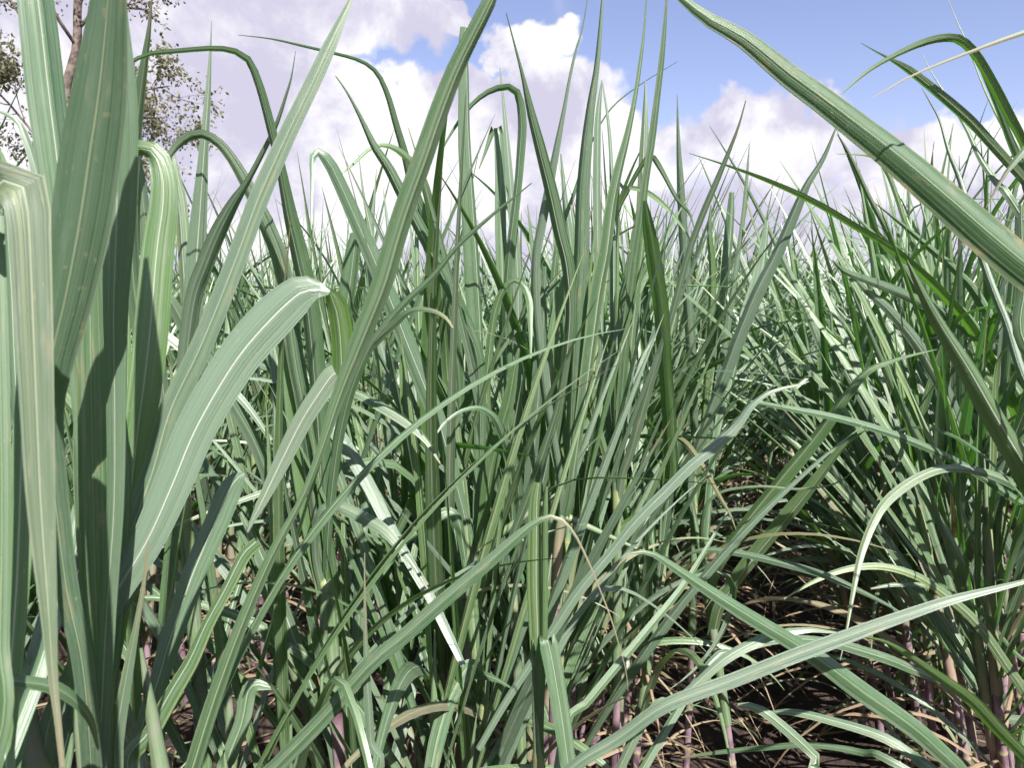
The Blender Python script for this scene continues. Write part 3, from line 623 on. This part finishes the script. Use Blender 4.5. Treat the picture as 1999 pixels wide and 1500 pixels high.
# 8 the tall spindle cane
p = Plant('tallest cane right of centre, grey-striped spindle reaching the top of the frame', (.10, 1.62), P(1106, 1010, 1.62), r=0.011, tophue=.95, mid=P(1082, 1230, 1.62))
p.blade('1179,-60,2 1175,0,5 1164,122,11 1150,210,18 1140,297,24 1133,385,28 1130,490,33 1126,570,36 1122,675,37 1117,780,34 1114,860,28 1111,950,20', 1.56, 1.6, lit=False, roll=-30, yel=.1, fold=.6, pleat=.14)
p.blade('1264,-30,2 1258,60,5 1250,130,8 1241,190,9 1227,262,13 1210,332,19 1196,402,23 1185,490,26 1170,570,30 1156,675,28 1142,780,24 1128,867,19 1115,950,15', 1.5, 1.6, roll=32, yel=.1, fold=.55, pleat=.1)
p.blade('1147,-6,2 1138,50,3 1122,105,5 1110,160,6 1101,210,8 1087,280,13 1073,350,17 1056,437,18 1044,510,18 1046,620,20 1065,780,20 1092,940,16', 1.48, 1.6, lit=False, roll=25, yel=.0, fold=.5)
p.blade('1115,400,3 1125,480,14 1092,600,20 1075,720,22 1080,840,22 1098,960,16', 1.7, 1.64, roll=-30, yel=.5, fold=.5)
p.blade('940,1110,3 985,1040,6 1020,985,9 1050,930,12 1090,840,15 1110,740,15 1103,800,16 1085,900,16 1085,1000,14', 1.5, 1.6, roll=20, yel=.1, fold=.3) if False else None
p.blade('1105,700,3 1090,790,10 1062,880,16 1035,960,18 1000,1050,16 980,1110,12 1000,1180,10', 1.3, 1.5, roll=15, yel=.05, fold=.3, attach=False)
# 9 V-shaped fan
p = Plant('cane right of centre whose blades part in a narrow V above a yellow collar', (.275, 1.92), P(1203, 962, 1.9), r=0.0125)
p.blade('1302,-20,4 1301,10,5 1294,105,11 1284,192,13 1273,280,15 1262,350,15 1248,455,17 1234,560,18 1222,680,18 1212,800,16 1206,900,14', 1.75, 1.88, roll=25, yel=.2, fold=.5)
p.blade('1456,196,2 1439,255,5 1404,343,11 1369,427,13 1341,507,13 1305,640,13 1276,727,16 1256,797,20 1231,885,18 1214,935,15', 1.6, 1.88, roll=-15, yel=.0, fold=.35, label='thin straight leaf slanting to the upper right')
p.blade('1130,560,6 1140,640,14 1152,740,18 1168,830,17 1188,905,14', 1.82, 1.9, roll=20, yel=.45, fold=.5)
p.blade('1262,430,4 1252,500,14 1240,600,18 1228,720,17 1216,850,15', 1.85, 1.9, roll=-25, yel=.3, fold=.5)
p.blade('1260,156,2 1259,228,12 1256,315,20 1252,402,21 1244,520,22 1236,650,20 1222,800,16', 2.0, 1.95, lit=False, roll=10, yel=.0, fold=.4)
p.blade('1175,156,2 1168,228,12 1166,315,15 1166,420,16 1170,560,18 1180,720,18 1196,880,14', 1.95, 1.93, roll=-15, yel=.05, fold=.4)
p.blade('1176,160,2 1188,240,6 1194,330,8 1196,430,11 1198,560,14 1200,760,14', 2.0, 1.95, roll=15, yel=.0, fold=.4)
p.blade('1258,392,7 1262,430,20 1272,500,29 1287,605,30 1298,745,27 1304,850,28 1300,960,22', 1.72, 1.85, roll=40, yel=.9, fold=.25, label='vivid green backlit leaf')
p.blade('1355,445,2 1345,415,5 1322,390,7 1295,340,9 1278,312,11 1268,304,10 1255,320,9 1240,345,9 1222,380,9 1208,410,9 1196,480,10', 1.8, 2.0, roll=25, yel=.3, fold=.3)
p.blade('1350,470,2 1318,425,6 1290,395,9 1262,375,10 1240,368,9 1213,369,6 1206,400,6', 1.75, 1.95, roll=20, yel=.7, fold=.3)
# 10 low green shoot
p = Plant('bright green young shoot standing upright at the bottom centre, one leaf hanging', (.05, 1.22), P(1050, 1480, 1.22), r=0.011)
p.blade('1052,943,16 1048,980,26 1047,1060,31 1047,1150,32 1050,1250,28 1052,1350,22 1051,1450,16', 1.2, 1.22, roll=25, yel=.45, fold=.7, pleat=.1)
p.blade('1066,950,6 1062,1000,13 1061,1120,15 1060,1260,14 1054,1400,12', 1.19, 1.21, roll=-30, yel=.8, fold=.6)
p.blade('1120,1560,30 1109,1493,33 1098,1412,36 1084,1325,37 1073,1268,38 1067,1250,36 1060,1262,30 1055,1330,20', 1.12, 1.2, roll=5, yel=.15, fold=.12, label='leaf creased over and hanging, white midrib')
p.blade('1180,1260,22 1140,1290,24 1100,1330,20 1070,1400,14', 1.3, 1.25, roll=10, yel=.4, fold=.3) if False else None
# 11 plant below the lower left whose blade crosses the bottom
p = Plant('cane below the bottom edge with one long blade slanting up to a hair-thin hooked tip', (-.42, 1.02), (-.40, 1.00, .86), r=0.014)
p.blade('1226,1350,1 1222,1310,2 1210,1266,2 1195,1215,3 1175,1161,3 1150,1100,4 1123,1045,5 1100,1018,7 1080,1009,8 1063,1011,10 1040,1024,14 1018,1041,20 947,1104,27 860,1178,31 790,1241,31 720,1300,31 630,1403,33 543,1493,34 450,1590,34', .95, 1.02, roll=12, yel=.1, fold=.25, wave=.02, label='long blade slanting across the bottom, tip hooked')
p.blade('245,1300,3 300,1340,8 340,1400,20 400,1460,24 440,1500,26', 1.2, 1.1, roll=20, yel=.3, fold=.3) if False else None
p.blade('712,1080,2 712,1150,4 714,1250,9 718,1350,16 724,1450,19 726,1520,19', 1.0, 1.02, roll=15, yel=.0, fold=.3)
# 12 the two grey blades of the bottom right
p = Plant('cane below the bottom centre with two greyish blades fanning low to the right', (.02, 1.08), (.04, 1.06, .70), r=0.013)
p.blade('2120,1100,3 1999,1136,9 1859,1171,18 1754,1206,24 1649,1244,28 1544,1283,29 1439,1325,29 1299,1378,28 1210,1440,27 1123,1495,24 1080,1560,24', 1.0, 1.06, roll=15, yel=.0, fold=.25, wave=.015, label='long grey blade slanting to the right edge')
p.blade('1640,1237,3 1610,1233,7 1579,1230,11 1530,1236,17 1491,1246,20 1421,1283,20 1360,1335,17 1320,1370,17 1250,1420,18', 1.12, 1.08, roll=25, yel=.0, fold=.25)
p.blade('1905,1356,4 1850,1335,11 1789,1311,18 1740,1290,21 1684,1272,22 1630,1257,19 1561,1248,15 1500,1254,14 1440,1275,14 1360,1330,15', 1.4, 1.2, roll=-10, yel=.1, fold=.3)
p.blade('1579,745,2 1560,752,4 1530,758,6 1495,770,9 1465,795,13 1439,832,17 1395,873,19 1351,908,21 1299,960,22 1240,1020,21 1192,1080,20 1130,1155,20 1087,1220,20 1040,1290,17 985,1375,15 933,1465,13', 1.25, 1.2, roll=-15, yel=.0, fold=.3, attach=False, label='grey blade slanting up to the right, shaded half way')
p.blade('1420,1000,3 1380,1070,8 1330,1150,13 1240,1260,16 1150,1370,17 1100,1440,17', 1.35, 1.2, roll=20, yel=.15, fold=.3)
# 13 right bottom plant
p = Plant('cane outside the bottom right corner reaching in with a wide striped blade', (1.22, 1.12), (1.15, 1.12, .62), r=0.014)
p.blade('1195,1120,1 1210,1100,3 1225,1084,5 1245,1077,8 1272,1081,10 1299,1096,15 1369,1143,23 1456,1199,30 1526,1241,32 1596,1285,37 1684,1350,42 1789,1425,40 1859,1488,36 1950,1570,34', 1.05, 1.15, roll=-15, yel=.15, fold=.4, label='wide striped blade running down to the bottom right')
p.blade('1684,1244,4 1720,1252,7 1754,1269,11 1824,1318,20 1894,1370,26 1946,1426,27 1999,1479,25 2060,1540,24', 1.15, 1.15, roll=40, yel=.9, fold=.3)
p.blade('1440,1378,8 1460,1378,14 1491,1390,19 1544,1433,22 1596,1482,20 1650,1540,20', 1.2, 1.15, roll=10, yel=.2, fold=.3)
p.blade('1490,1392,4 1550,1391,14 1614,1405,17 1719,1437,20 1789,1480,20 1860,1530,20', 1.3, 1.15, roll=-20, yel=.05, fold=.3)
p.blade('1330,1480,3 1400,1470,8 1480,1462,11 1580,1455,12 1680,1470,14 1780,1510,16', 1.5, 1.25, roll=15, yel=.2, fold=.3)
# 14 the plant outside the right edge
p = Plant('cane outside the right edge sending a huge white-ribbed blade to the top of the frame', (1.28, .95), (1.22, .95, 1.22), r=0.017)
p.blade('1270,-60,4 1300,-32,9 1341,2,16 1386,35,25 1456,73,33 1544,143,43 1600,183,47 1649,220,50 1750,298,58 1859,390,66 1930,452,72 1999,510,72 2110,600,66 2300,760,50', .86, .95, roll=-28, yel=.25, fold=.5, pleat=.14, wave=.01, label='huge blade slanting down to the right with a white rib')
p.blade('1700,193,1 1740,170,3 1789,143,4 1894,101,6 1999,63,10 2150,15,14 2350,120,18', .8, .95, roll=10, yel=0, fold=.4)
p.blade('1925,405,2 1945,368,5 1965,335,8 1999,296,14 2060,260,20 2200,400,24', 1.0, .98, roll=20, yel=0, fold=.4)
# 15 right edge arches, high
p = Plant('cane at the right edge with a thin leaf hooked over against the blue sky', (1.42, 1.50), (1.36, 1.48, 1.35), r=0.013)
p.blade('1642,184,2 1668,160,5 1700,135,7 1737,113,9 1785,90,12 1824,77,14 1855,74,15 1877,80,16 1905,108,16 1940,168,17 1971,228,17 2003,290,16 2060,420,18', 1.4, 1.5, roll=20, yel=.65, fold=.25, label='thin leaf hooked over against the sky')
p.blade('1681,84,1 1712,102,3 1737,116,6 1772,138,14 1824,180,18 1887,235,20 1929,280,19 1964,318,18 2005,365,18 2080,470,20', 1.5, 1.5, lit=False, roll=-30, yel=.1, fold=.7)
p.blade('1906,119,2 1925,162,5 1947,212,9 1971,275,14 1996,335,16 2040,450,18', 1.5, 1.5, lit=False, roll=25, yel=.1, fold=.5)
p.blade('1800,105,1 1818,140,2 1850,190,4 1887,250,7 1915,310,10 1950,360,13 2000,430,15', 1.6, 1.5, roll=25, yel=.2, fold=.4)
p.blade('1852,0,1 1870,45,2 1889,86,3 1905,130,3 1925,180,4 1960,250,6 2020,350,8', 1.6, 1.5, roll=25, yel=.2, fold=.4)
p.blade('1994,400,16 1996,470,22 2000,560,24 2020,700,24', 1.5, 1.5, roll=25, yel=.1, fold=.6)
p.blade('1799,171,1 1815,198,3 1834,235,4 1852,297,7 1873,350,10 1890,410,12 1915,500,14 1960,620,16 2040,800,18', 1.9, 1.6, lit=False, roll=10, yel=.05, fold=.5)
# 16 right middle
p = Plant('cane at the right edge with a grey leaf drooping over the mouth of the furrow', (1.60, 1.85), (1.52, 1.85, 1.15), r=0.013)
p.blade('1640,1290,1 1652,1235,4 1663,1170,8 1677,1097,13 1690,1055,15 1703,1024,16 1722,990,18 1754,958,20 1806,926,18 1859,914,16 1929,925,18 1999,957,20 2080,1010,20', 1.4, 1.85, roll=15, yel=.0, fold=.3, label='grey leaf drooping in a hook over the furrow')
p.blade('1439,780,2 1480,786,6 1544,798,12 1631,815,14 1736,845,16 1824,880,15 1900,920,15 1999,985,16', 1.6, 1.85, roll=-15, yel=.1, fold=.35)
p.blade('1771,508,3 1789,545,12 1812,590,20 1841,640,26 1894,724,36 1946,815,42 1999,905,44 2060,1010,40', 1.3, 1.75, roll=-30, yel=.35, fold=.55, label='wide dark green blade at the right edge')
p.blade('1320,1100,1 1350,1080,6 1386,1074,11 1456,1083,14 1544,1104,16 1614,1125,14 1666,1148,11 1730,1180,6 1770,1205,3', 1.9, 1.5, roll=10, yel=.05, fold=.3, attach=False)
p.blade('1530,1170,2 1590,1135,8 1650,1112,12 1720,1106,14 1790,1125,16 1850,1165,18 1910,1220,20 1980,1320,20 2040,1400,20', 1.8, 1.85, roll=15, yel=.2, fold=.3)
p.blade('1700,1150,3 1745,1142,8 1800,1143,9 1850,1155,9 1920,1200,8 1999,1290,8', 1.9, 1.9, roll=15, yel=.3, fold=.3)
# 17 leaning canes further in on the right
p = Plant('leaning cane of the right row with pale blades crossing up to the left', (2.05, 2.45), (1.86, 2.42, 1.15), r=0.014)
p.blade('1345,299,1 1421,324,4 1491,350,8 1561,381,11 1614,409,12 1666,441,13 1719,472,14 1771,510,15 1840,575,18 1900,650,20 1960,760,22 2030,900,22', 1.7, 2.4, roll=30, yel=.7, fold=.3, label='long thin green leaf reaching far to the left')
p.blade('1625,508,2 1650,530,10 1701,549,16 1771,577,20 1859,622,21 1911,660,19 1999,735,20', 1.9, 2.4, roll=-10, yel=.05, fold=.35)
p.blade('1650,520,4 1690,565,12 1736,605,18 1789,668,23 1820,720,25 1850,775,27 1880,850,27 1925,950,25 1990,1100,24', 2.0, 2.4, roll=18, yel=0, fold=.3, label='pale blade catching the sun')
p.blade('1635,262,2 1652,290,6 1672,330,8 1700,390,9 1735,455,11 1765,520,14 1810,600,18 1860,690,20 1930,830,22', 1.9, 2.4, roll=15, yel=0, fold=.5)
p.blade('1632,300,1 1690,302,5 1715,312,7 1735,340,9 1750,380,9 1770,440,10 1800,520,12 1850,640,14', 2.3, 2.4, roll=25, yel=.5, fold=.4)
p.blade('1645,400,1 1690,440,7 1750,500,12 1830,560,16 1890,620,20 1960,720,22', 2.2, 2.4, roll=-30, yel=.2, fold=.5)
p.blade('1700,390,1 1765,440,8 1830,495,14 1870,530,16 1930,610,20', 2.3, 2.4, roll=-20, yel=.2, fold=.7)
p.blade('1660,560,4 1720,700,12 1770,810,15 1830,920,18 1890,1040,20 1950,1180,20', 2.0, 2.4, roll=25, yel=.1, fold=.5)
p.blade('1530,800,2 1600,880,8 1660,960,12 1730,1050,15 1800,1150,17 1880,1270,19 1960,1400,20', 1.9, 2.2, roll=-15, yel=0, fold=.4)
# 18 spikes right of centre
p = Plant('cane behind the V-shaped fan, one dark spike standing alone against the cloud', (.62, 2.5), P(1355, 985, 2.5), r=0.0125)
p.blade('1322,184,1 1324,280,8 1329,385,16 1335,490,19 1344,620,20 1352,760,18 1356,900,14', 2.4, 2.5, lit=False, roll=15, yel=.0, fold=.45, label='dark spike standing alone')
p.blade('1410,505,3 1402,540,7 1424,470,8 1432,400,12 1428,380,16 1420,450,18 1408,560,20 1390,720,18 1370,880,14', 2.5, 2.5, roll=20, yel=.2, fold=.6) if False else None
p.blade('1430,375,10 1428,430,18 1420,520,20 1405,640,19 1386,780,16 1368,920,13', 2.5, 2.5, roll=-25, yel=.15, fold=.8, pleat=.12)
p.blade('1388,400,2 1384,450,10 1390,540,14 1384,680,14 1370,850,12', 2.5, 2.5, roll=30, yel=.9, fold=.3)
p.blade('1463,280,1 1458,350,6 1450,430,8 1438,520,10 1418,660,13 1388,830,13', 2.4, 2.5, roll=15, yel=.0, fold=.4)
p.blade('1437,1035,1 1425,1005,5 1405,970,8 1380,925,10 1358,890,12 1338,865,12 1315,853,9 1295,857,5', 1.6, 2.0, roll=10, yel=.6, dry=.45, fold=.3, attach=False, label='yellowing leaf end hanging down')
# 19 leaning to the right, mid
p = Plant('cane with one long pale and two dark blades leaning right across the row gap', (.72, 2.1), P(1375, 1130, 2.1), r=0.013)
p.blade('1635,241,2 1607,308,9 1575,360,14 1551,413,20 1516,495,23 1478,570,26 1442,657,26 1416,727,24 1388,797,20 1362,875,18 1345,960,16', 1.9, 2.1, lit=False, roll=-20, yel=.0, fold=.5, pleat=.1, label='long striped blade leaning right')
p.blade('1830,682,1 1785,692,5 1736,706,9 1691,726,14 1649,775,20 1596,850,25 1526,935,27 1456,1022,27 1400,1100,24', 1.8, 2.05, roll=38, yel=.55, fold=.3, label='dark green blade hooked over at its tip')
p.blade('1690,840,2 1640,880,12 1590,945,22 1530,1020,28 1460,1105,28 1410,1180,24', 1.85, 2.05, roll=40, yel=.45, fold=.3)
p.blade('1500,430,8 1490,520,22 1480,560,24 1450,660,24 1420,780,20 1395,900,16', 2.3, 2.15, roll=35, yel=.1, fold=.8)
p.blade('1700,880,1 1640,940,3 1560,955,4 1480,950,5 1400,965,6 1370,1020,8', 1.8, 2.0, roll=10, yel=.3, fold=.3)
# 20 left background spikes
p = Plant('cane behind the left shoot with a broad dark spike standing against the cloud', (-.60, 1.35), P(355, 950, 1.33), r=0.014)
p.blade('413,40,1 411,95,4 406,190,11 398,300,18 391,400,28 384,500,36 376,640,38 366,800,32', 1.3, 1.33, lit=False, roll=12, yel=.0, fold=.35, label='broad dark spike')
p.blade('297,-10,2 291,60,8 284,110,13 272,200,21 263,280,27 256,400,28 262,560,30 290,720,28 330,880,24', 1.1, 1.3, lit=False, roll=-15, yel=.05, fold=.4)
p.blade('577,100,1 569,150,3 560,182,5 539,245,8 508,308,10 483,355,12 455,400,22 427,455,30 402,518,32 378,590,32 362,720,30 356,860,24', 1.15, 1.33, lit=False, roll=-20, yel=.0, fold=.3)
p.blade('336,309,12 341,350,20 350,402,24 358,518,26 364,640,26 362,800,22', 1.4, 1.35, roll=25, yel=.05, fold=.6)
p.blade('235,242,3 260,278,10 300,330,14 345,395,18 390,470,22 400,560,24 385,700,22 368,850,18', 1.3, 1.35, roll=30, yel=.0, fold=.3) if False else None
p.blade('268,300,10 272,330,18 280,400,26 290,490,28 305,640,28 330,850,22', 1.2, 1.3, roll=-20, yel=.0, fold=.4)
p.blade('318,575,8 329,580,18 345,606,24 367,647,28 402,700,28 450,780,28 500,870,26 530,960,24 540,1060,22', 1.3, 1.5, roll=10, yel=.0, fold=.3, attach=False, label='pale leaf with a white midrib running down to the right')
p.blade('235,570,3 245,587,12 300,635,16 350,675,18 420,730,18 480,790,14 530,860,8', 1.4, 1.4, roll=-10, yel=.0, fold=.3, attach=False)
p.blade('0,217,5 18,225,9 38,241,12 60,297,15 74,350,17 90,430,20 130,560,22 200,740,22', 1.3, 1.3, roll=15, yel=.0, fold=.3)
p.blade('-5,285,3 6,320,12 14,380,17 22,460,18 60,640,20 160,820,20', 1.3, 1.3, roll=35, yel=.7, fold=.3)
# 21 thin arching canes, upper left of centre
p = Plant('cane behind the crossing diagonal blade, dark leaf hooked over to a hair-thin tip', (-.16, 1.95), P(895, 985, 1.93), r=0.0125)
p.blade('465,68,1 530,76,3 595,91,5 650,104,6 702,119,7 734,142,9 755,185,11 772,245,13 790,308,16 805,370,20 830,440,23 850,510,26 874,590,28 884,670,28 892,760,26 896,880,18', 1.6, 1.92, lit=False, roll=30, yel=.15, fold=.5, label='dark leaf hooked over to the left')
p.blade('650,353,1 692,318,5 712,298,6 730,286,7 755,283,9 783,296,13 811,326,16 832,367,17 846,437,19 856,507,20 866,620,20 876,760,20', 1.5, 1.9, roll=20, yel=.5, fold=.35)
p.blade('1010,200,1 960,215,2 900,240,2 860,300,3 850,330,5 862,315,5', 2.0, 2.0, roll=5, yel=.2, fold=.3) if False else None
p.blade('735,330,1 730,400,6 724,450,16 722,530,18 735,640,20 780,780,20 850,900,16', 2.1, 2.0, roll=15, yel=.0, fold=.5)
p.blade('700,300,1 710,380,5 722,440,9 745,540,13 790,680,16 850,830,16', 2.0, 2.0, roll=15, yel=.0, fold=.5)
p.blade('650,500,14 672,470,24 690,560,28 672,640,28 690,760,26 740,860,22 840,960,16', 1.9, 1.95, roll=-25, yel=.1, fold=.6) if False else None
p.blade('694,455,16 690,500,30 680,580,34 664,680,32 660,800,28 690,920,22', 1.7, 1.75, roll=-20, yel=.1, fold=.6, pleat=.12, attach=False)
p.blade('845,668,24 820,715,26 807,740,27 783,800,27 755,885,27 720,1007,26 690,1110,24 660,1220,22', 1.95, 1.9, roll=15, yel=.0, fold=.3, attach=False)
p.blade('800,430,2 812,520,10 830,600,16 860,720,18 882,860,16', 2.0, 1.95, roll=35, yel=.4, fold=.4)
# 22 slender canes filling the centre
p = Plant('slender cane in shade behind the central mauve stalk, upright striped blades', (.20, 2.25), P(1100, 980, 2.25), r=0.012)
p.blade('1322,120,1 1250,165,2 1190,215,3 1150,290,4 1120,380,7 1090,470,11 1080,600,14 1088,800,14', 2.0, 2.2, roll=10, yel=.1, fold=.3)
p.blade('1095,300,3 1105,400,12 1118,520,17 1120,680,18 1110,840,15', 2.2, 2.25, roll=20, yel=.0, fold=.5)
p.blade('1030,400,2 1042,500,10 1056,620,15 1075,760,15 1092,900,13', 2.3, 2.25, roll=-20, yel=.2, fold=.5)
p.blade('1195,420,3 1188,520,12 1172,640,16 1150,780,16 1120,910,13', 2.3, 2.25, roll=20, yel=.1, fold=.5)
p.blade('1230,900,3 1200,860,12 1170,880,16 1140,930,15 1115,1010,12', 2.1, 2.2, roll=-10, yel=.0, fold=.4)

# ------------------------------------------------------------------ the tree at the far left and small trees on the skyline
def grow(wood, leaves, p, d, L, r, depth, rd, leafr=0.05):
    n = 5; pts = [p]; dd = d
    for i in range(n):
        dd = nrm(dd + np.array([rd.gauss(0, .16), rd.gauss(0, .16), rd.gauss(0.03, .12)])); pts.append(pts[-1] + dd * L / n)
    pts = np.array(pts); tube(wood, pts, np.linspace(r, r * 0.62, n + 1), np.zeros(3), 7 if r > .03 else 4)
    if depth <= 1:
        for k in range(rd.randint(11, 19)):
            c = pts[rd.randint(1, n)] + np.array([rd.gauss(0, .09), rd.gauss(0, .09), rd.gauss(-0.03, .08)])
            a = nrm(np.array([rd.gauss(0, 1), rd.gauss(0, 1), rd.gauss(-.8, .7)])); b_ = nrm(np.cross(a, np.array([rd.gauss(0, 1), rd.gauss(0, 1), rd.gauss(0, 1)])))
            l = leafr * rd.uniform(.9, 1.7); w_ = l * 0.6
            v = np.array([c, c + a * l * .45 + b_ * w_ * .5, c + a * l, c + a * l * .45 - b_ * w_ * .5]); leaves.add(v, np.array([[0, 1, 2, 3]]), v[:, :2], np.zeros(3))
    if depth > 0:
        for k in range(rd.choice([2, 3, 3]) if depth > 1 else 3):
            ax = nrm(np.array([rd.gauss(0, 1), rd.gauss(0, 1), rd.gauss(0.1, .6)])); nd = nrm(dd * 0.75 + ax * rd.uniform(.45, .9))
            grow(wood, leaves, pts[rd.randint(3, n)], nd, L * rd.uniform(.62, .85), r * 0.58, depth - 1, rd, leafr)
TD = 14.0; rd = random.Random(21)
base = np.array([-8.1, TD, 0.0]); root = empty('eucalyptus_tree', base)
tag(root, 'sparse eucalyptus with pinkish bark and small grey-green leaves at the upper left', 'tree')
wood, leaves = Buf(), Buf(); trunk = Buf()
tp = np.array([base, [-8.15, TD, 2.0]] + [P(x, y, TD) for x, y in ((182, 470), (165, 380), (138, 240), (128, 180), (150, 90), (152, 0), (170, -140), (190, -300))])
tc_, _ = catmull(np.column_stack([tp, np.linspace(.13, .05, len(tp))]), 40); tube(trunk, tc_[:, :3] - base, tc_[:, 3], np.zeros(3), 12)
def limb(pts, r0, r1, seeds_, lr=0.06, depth=3, L=0.75):
    seeds = int(seeds_ * 1.15); r0 *= .62; r1 *= .62
    q = np.array([P(x, y, TD + dz) for x, y, dz in pts]) - base
    c, _ = catmull(q, 16); rad = np.linspace(r0, r1, 16); tube(wood, c, rad, np.zeros(3), 7)
    for k in range(seeds):
        i = rd.randint(5, 15); ax = nrm(np.array([rd.gauss(0, 1), rd.gauss(0, 1), rd.gauss(0, .8)]))
        t_ = c[min(i + 1, 15)] - c[max(i - 1, 0)]
        grow(wood, leaves, c[i], nrm(nrm(t_) * .8 + ax * .7), L * rd.uniform(.6, 1.1), rad[i] * 0.55, depth, rd, lr)
limb([(148, 60, 0), (190, 20, 0), (235, 15, .3), (290, 18, .4)], .06, .025, 5, depth=2)
limb([(130, 190, 0), (200, 170, -.4), (250, 178, -.6), (330, 168, -.6)], .05, .018, 5, depth=2, L=.6)
limb([(135, 230, 0), (220, 215, .5), (280, 200, .9), (300, 250, 1.0)], .045, .016, 6, depth=2, L=.6)
limb([(170, 400, 0), (215, 330, .4), (262, 310, .3), (270, 380, .5)], .045, .016, 4, depth=2, L=.55)
limb([(175, 420, 0), (225, 290, .5), (270, 240, .6), (310, 245, .7)], .04, .014, 7, depth=2, L=.5)
limb([(180, 460, 0), (230, 440, .4), (262, 420, .3), (275, 450, .5)], .045, .016, 4, depth=2, L=.5)
limb([(128, 200, 0), (60, 60, .5), (20, 0, .7), (-20, -70, .9)], .085, .03, 5, depth=2)
limb([(165, 380, 0), (90, 290, .3), (45, 235, .3), (0, 185, .3), (-60, 150, .2)], .06, .02, 7, depth=3, L=.6)
limb([(175, 430, 0), (100, 350, -.3), (60, 300, -.4), (30, 330, -.5)], .045, .018, 4, depth=2, L=.6)
limb([(150, 90, 0), (110, 30, -.4), (80, -30, -.5), (60, -120, -.5)], .06, .02, 5, depth=2)
limb([(152, 20, 0), (180, -60, .4), (240, -120, .5), (300, -180, .5)], .06, .02, 6, depth=3)
limb([(165, -100, 0), (120, -180, .4), (60, -260, .5), (0, -320, .5)], .06, .02, 6, depth=3)
link('trunk', mk_mesh('tree_trunk', trunk.arrays(), [M_BARK]), root); link('branches', mk_mesh('tree_branches', wood.arrays(), [M_BARK]), root)
link('crown', mk_mesh('tree_crown', leaves.arrays(), [M_TREELEAF]), root)
print('tree leaves', len(leaves.v))
far_trees = [(605, 500, 60, 'pale bushy tree on the skyline, between blades left of centre', 1.5), (885, 510, 70, 'small round tree on the skyline just left of centre', 1.3),
             (1312, 525, 65, 'dark green tree on the skyline right of centre', 1.5), (1440, 560, 80, 'low tree on the skyline right of the dark spike', 1.5)]
for px, py, d, lab, cr in far_trees:
    tpt = P(px, py, d); root = empty('skyline_tree', (tpt[0], d, 0)); tag(root, lab, 'tree', 'small trees on the skyline'); H = tpt[2]
    b = Buf(); tube(b, np.array([[0, 0, -.1], [0.05, 0, H * .4], [0.1, 0, H * .75]]), [.16, .12, .07], np.zeros(3), 8); link('trunk', mk_mesh('far_trunk', b.arrays(), [M_BARK]), root)
    b = Buf()
    cl = [(rd.gauss(0, cr * .5), rd.gauss(0, cr * .5), H * .72 + rd.gauss(0, H * .10), rd.uniform(.4, .8)) for _ in range(14)]
    for k in range(1500):
        cx, cy, cz, r_ = rd.choice(cl); a = nrm(np.array([rd.gauss(0, 1), rd.gauss(0, 1), rd.gauss(0, 1)])); c = np.array([cx, cy, cz]) + a * r_ * rd.uniform(.5, 1)
        a2 = nrm(np.array([rd.gauss(0, 1), rd.gauss(0, 1), rd.gauss(0, 1)])); b2 = nrm(np.cross(a2, a)); l = .16
        v = np.array([c, c + a2 * l * .5 + b2 * l * .3, c + a2 * l, c + a2 * l * .5 - b2 * l * .3]); b.add(v, np.array([[0, 1, 2, 3]]), v[:, :2], np.zeros(3))
    link('crown', mk_mesh('far_crown', b.arrays(), [M_FARLEAF]), root)

sc.render.engine = 'CYCLES'
sc.cycles.max_bounces = 4; sc.cycles.diffuse_bounces = 2; sc.cycles.transmission_bounces = 2; sc.cycles.glossy_bounces = 1
sc.cycles.use_adaptive_sampling = True; sc.cycles.adaptive_threshold = 0.04
sc.cycles.debug_use_spatial_splits = True
sc.cycles.caustics_reflective = False; sc.cycles.caustics_refractive = False
w.cycles.sampling_method = 'MANUAL'; w.cycles.sample_map_resolution = 256
sc.cycles.use_denoising = True
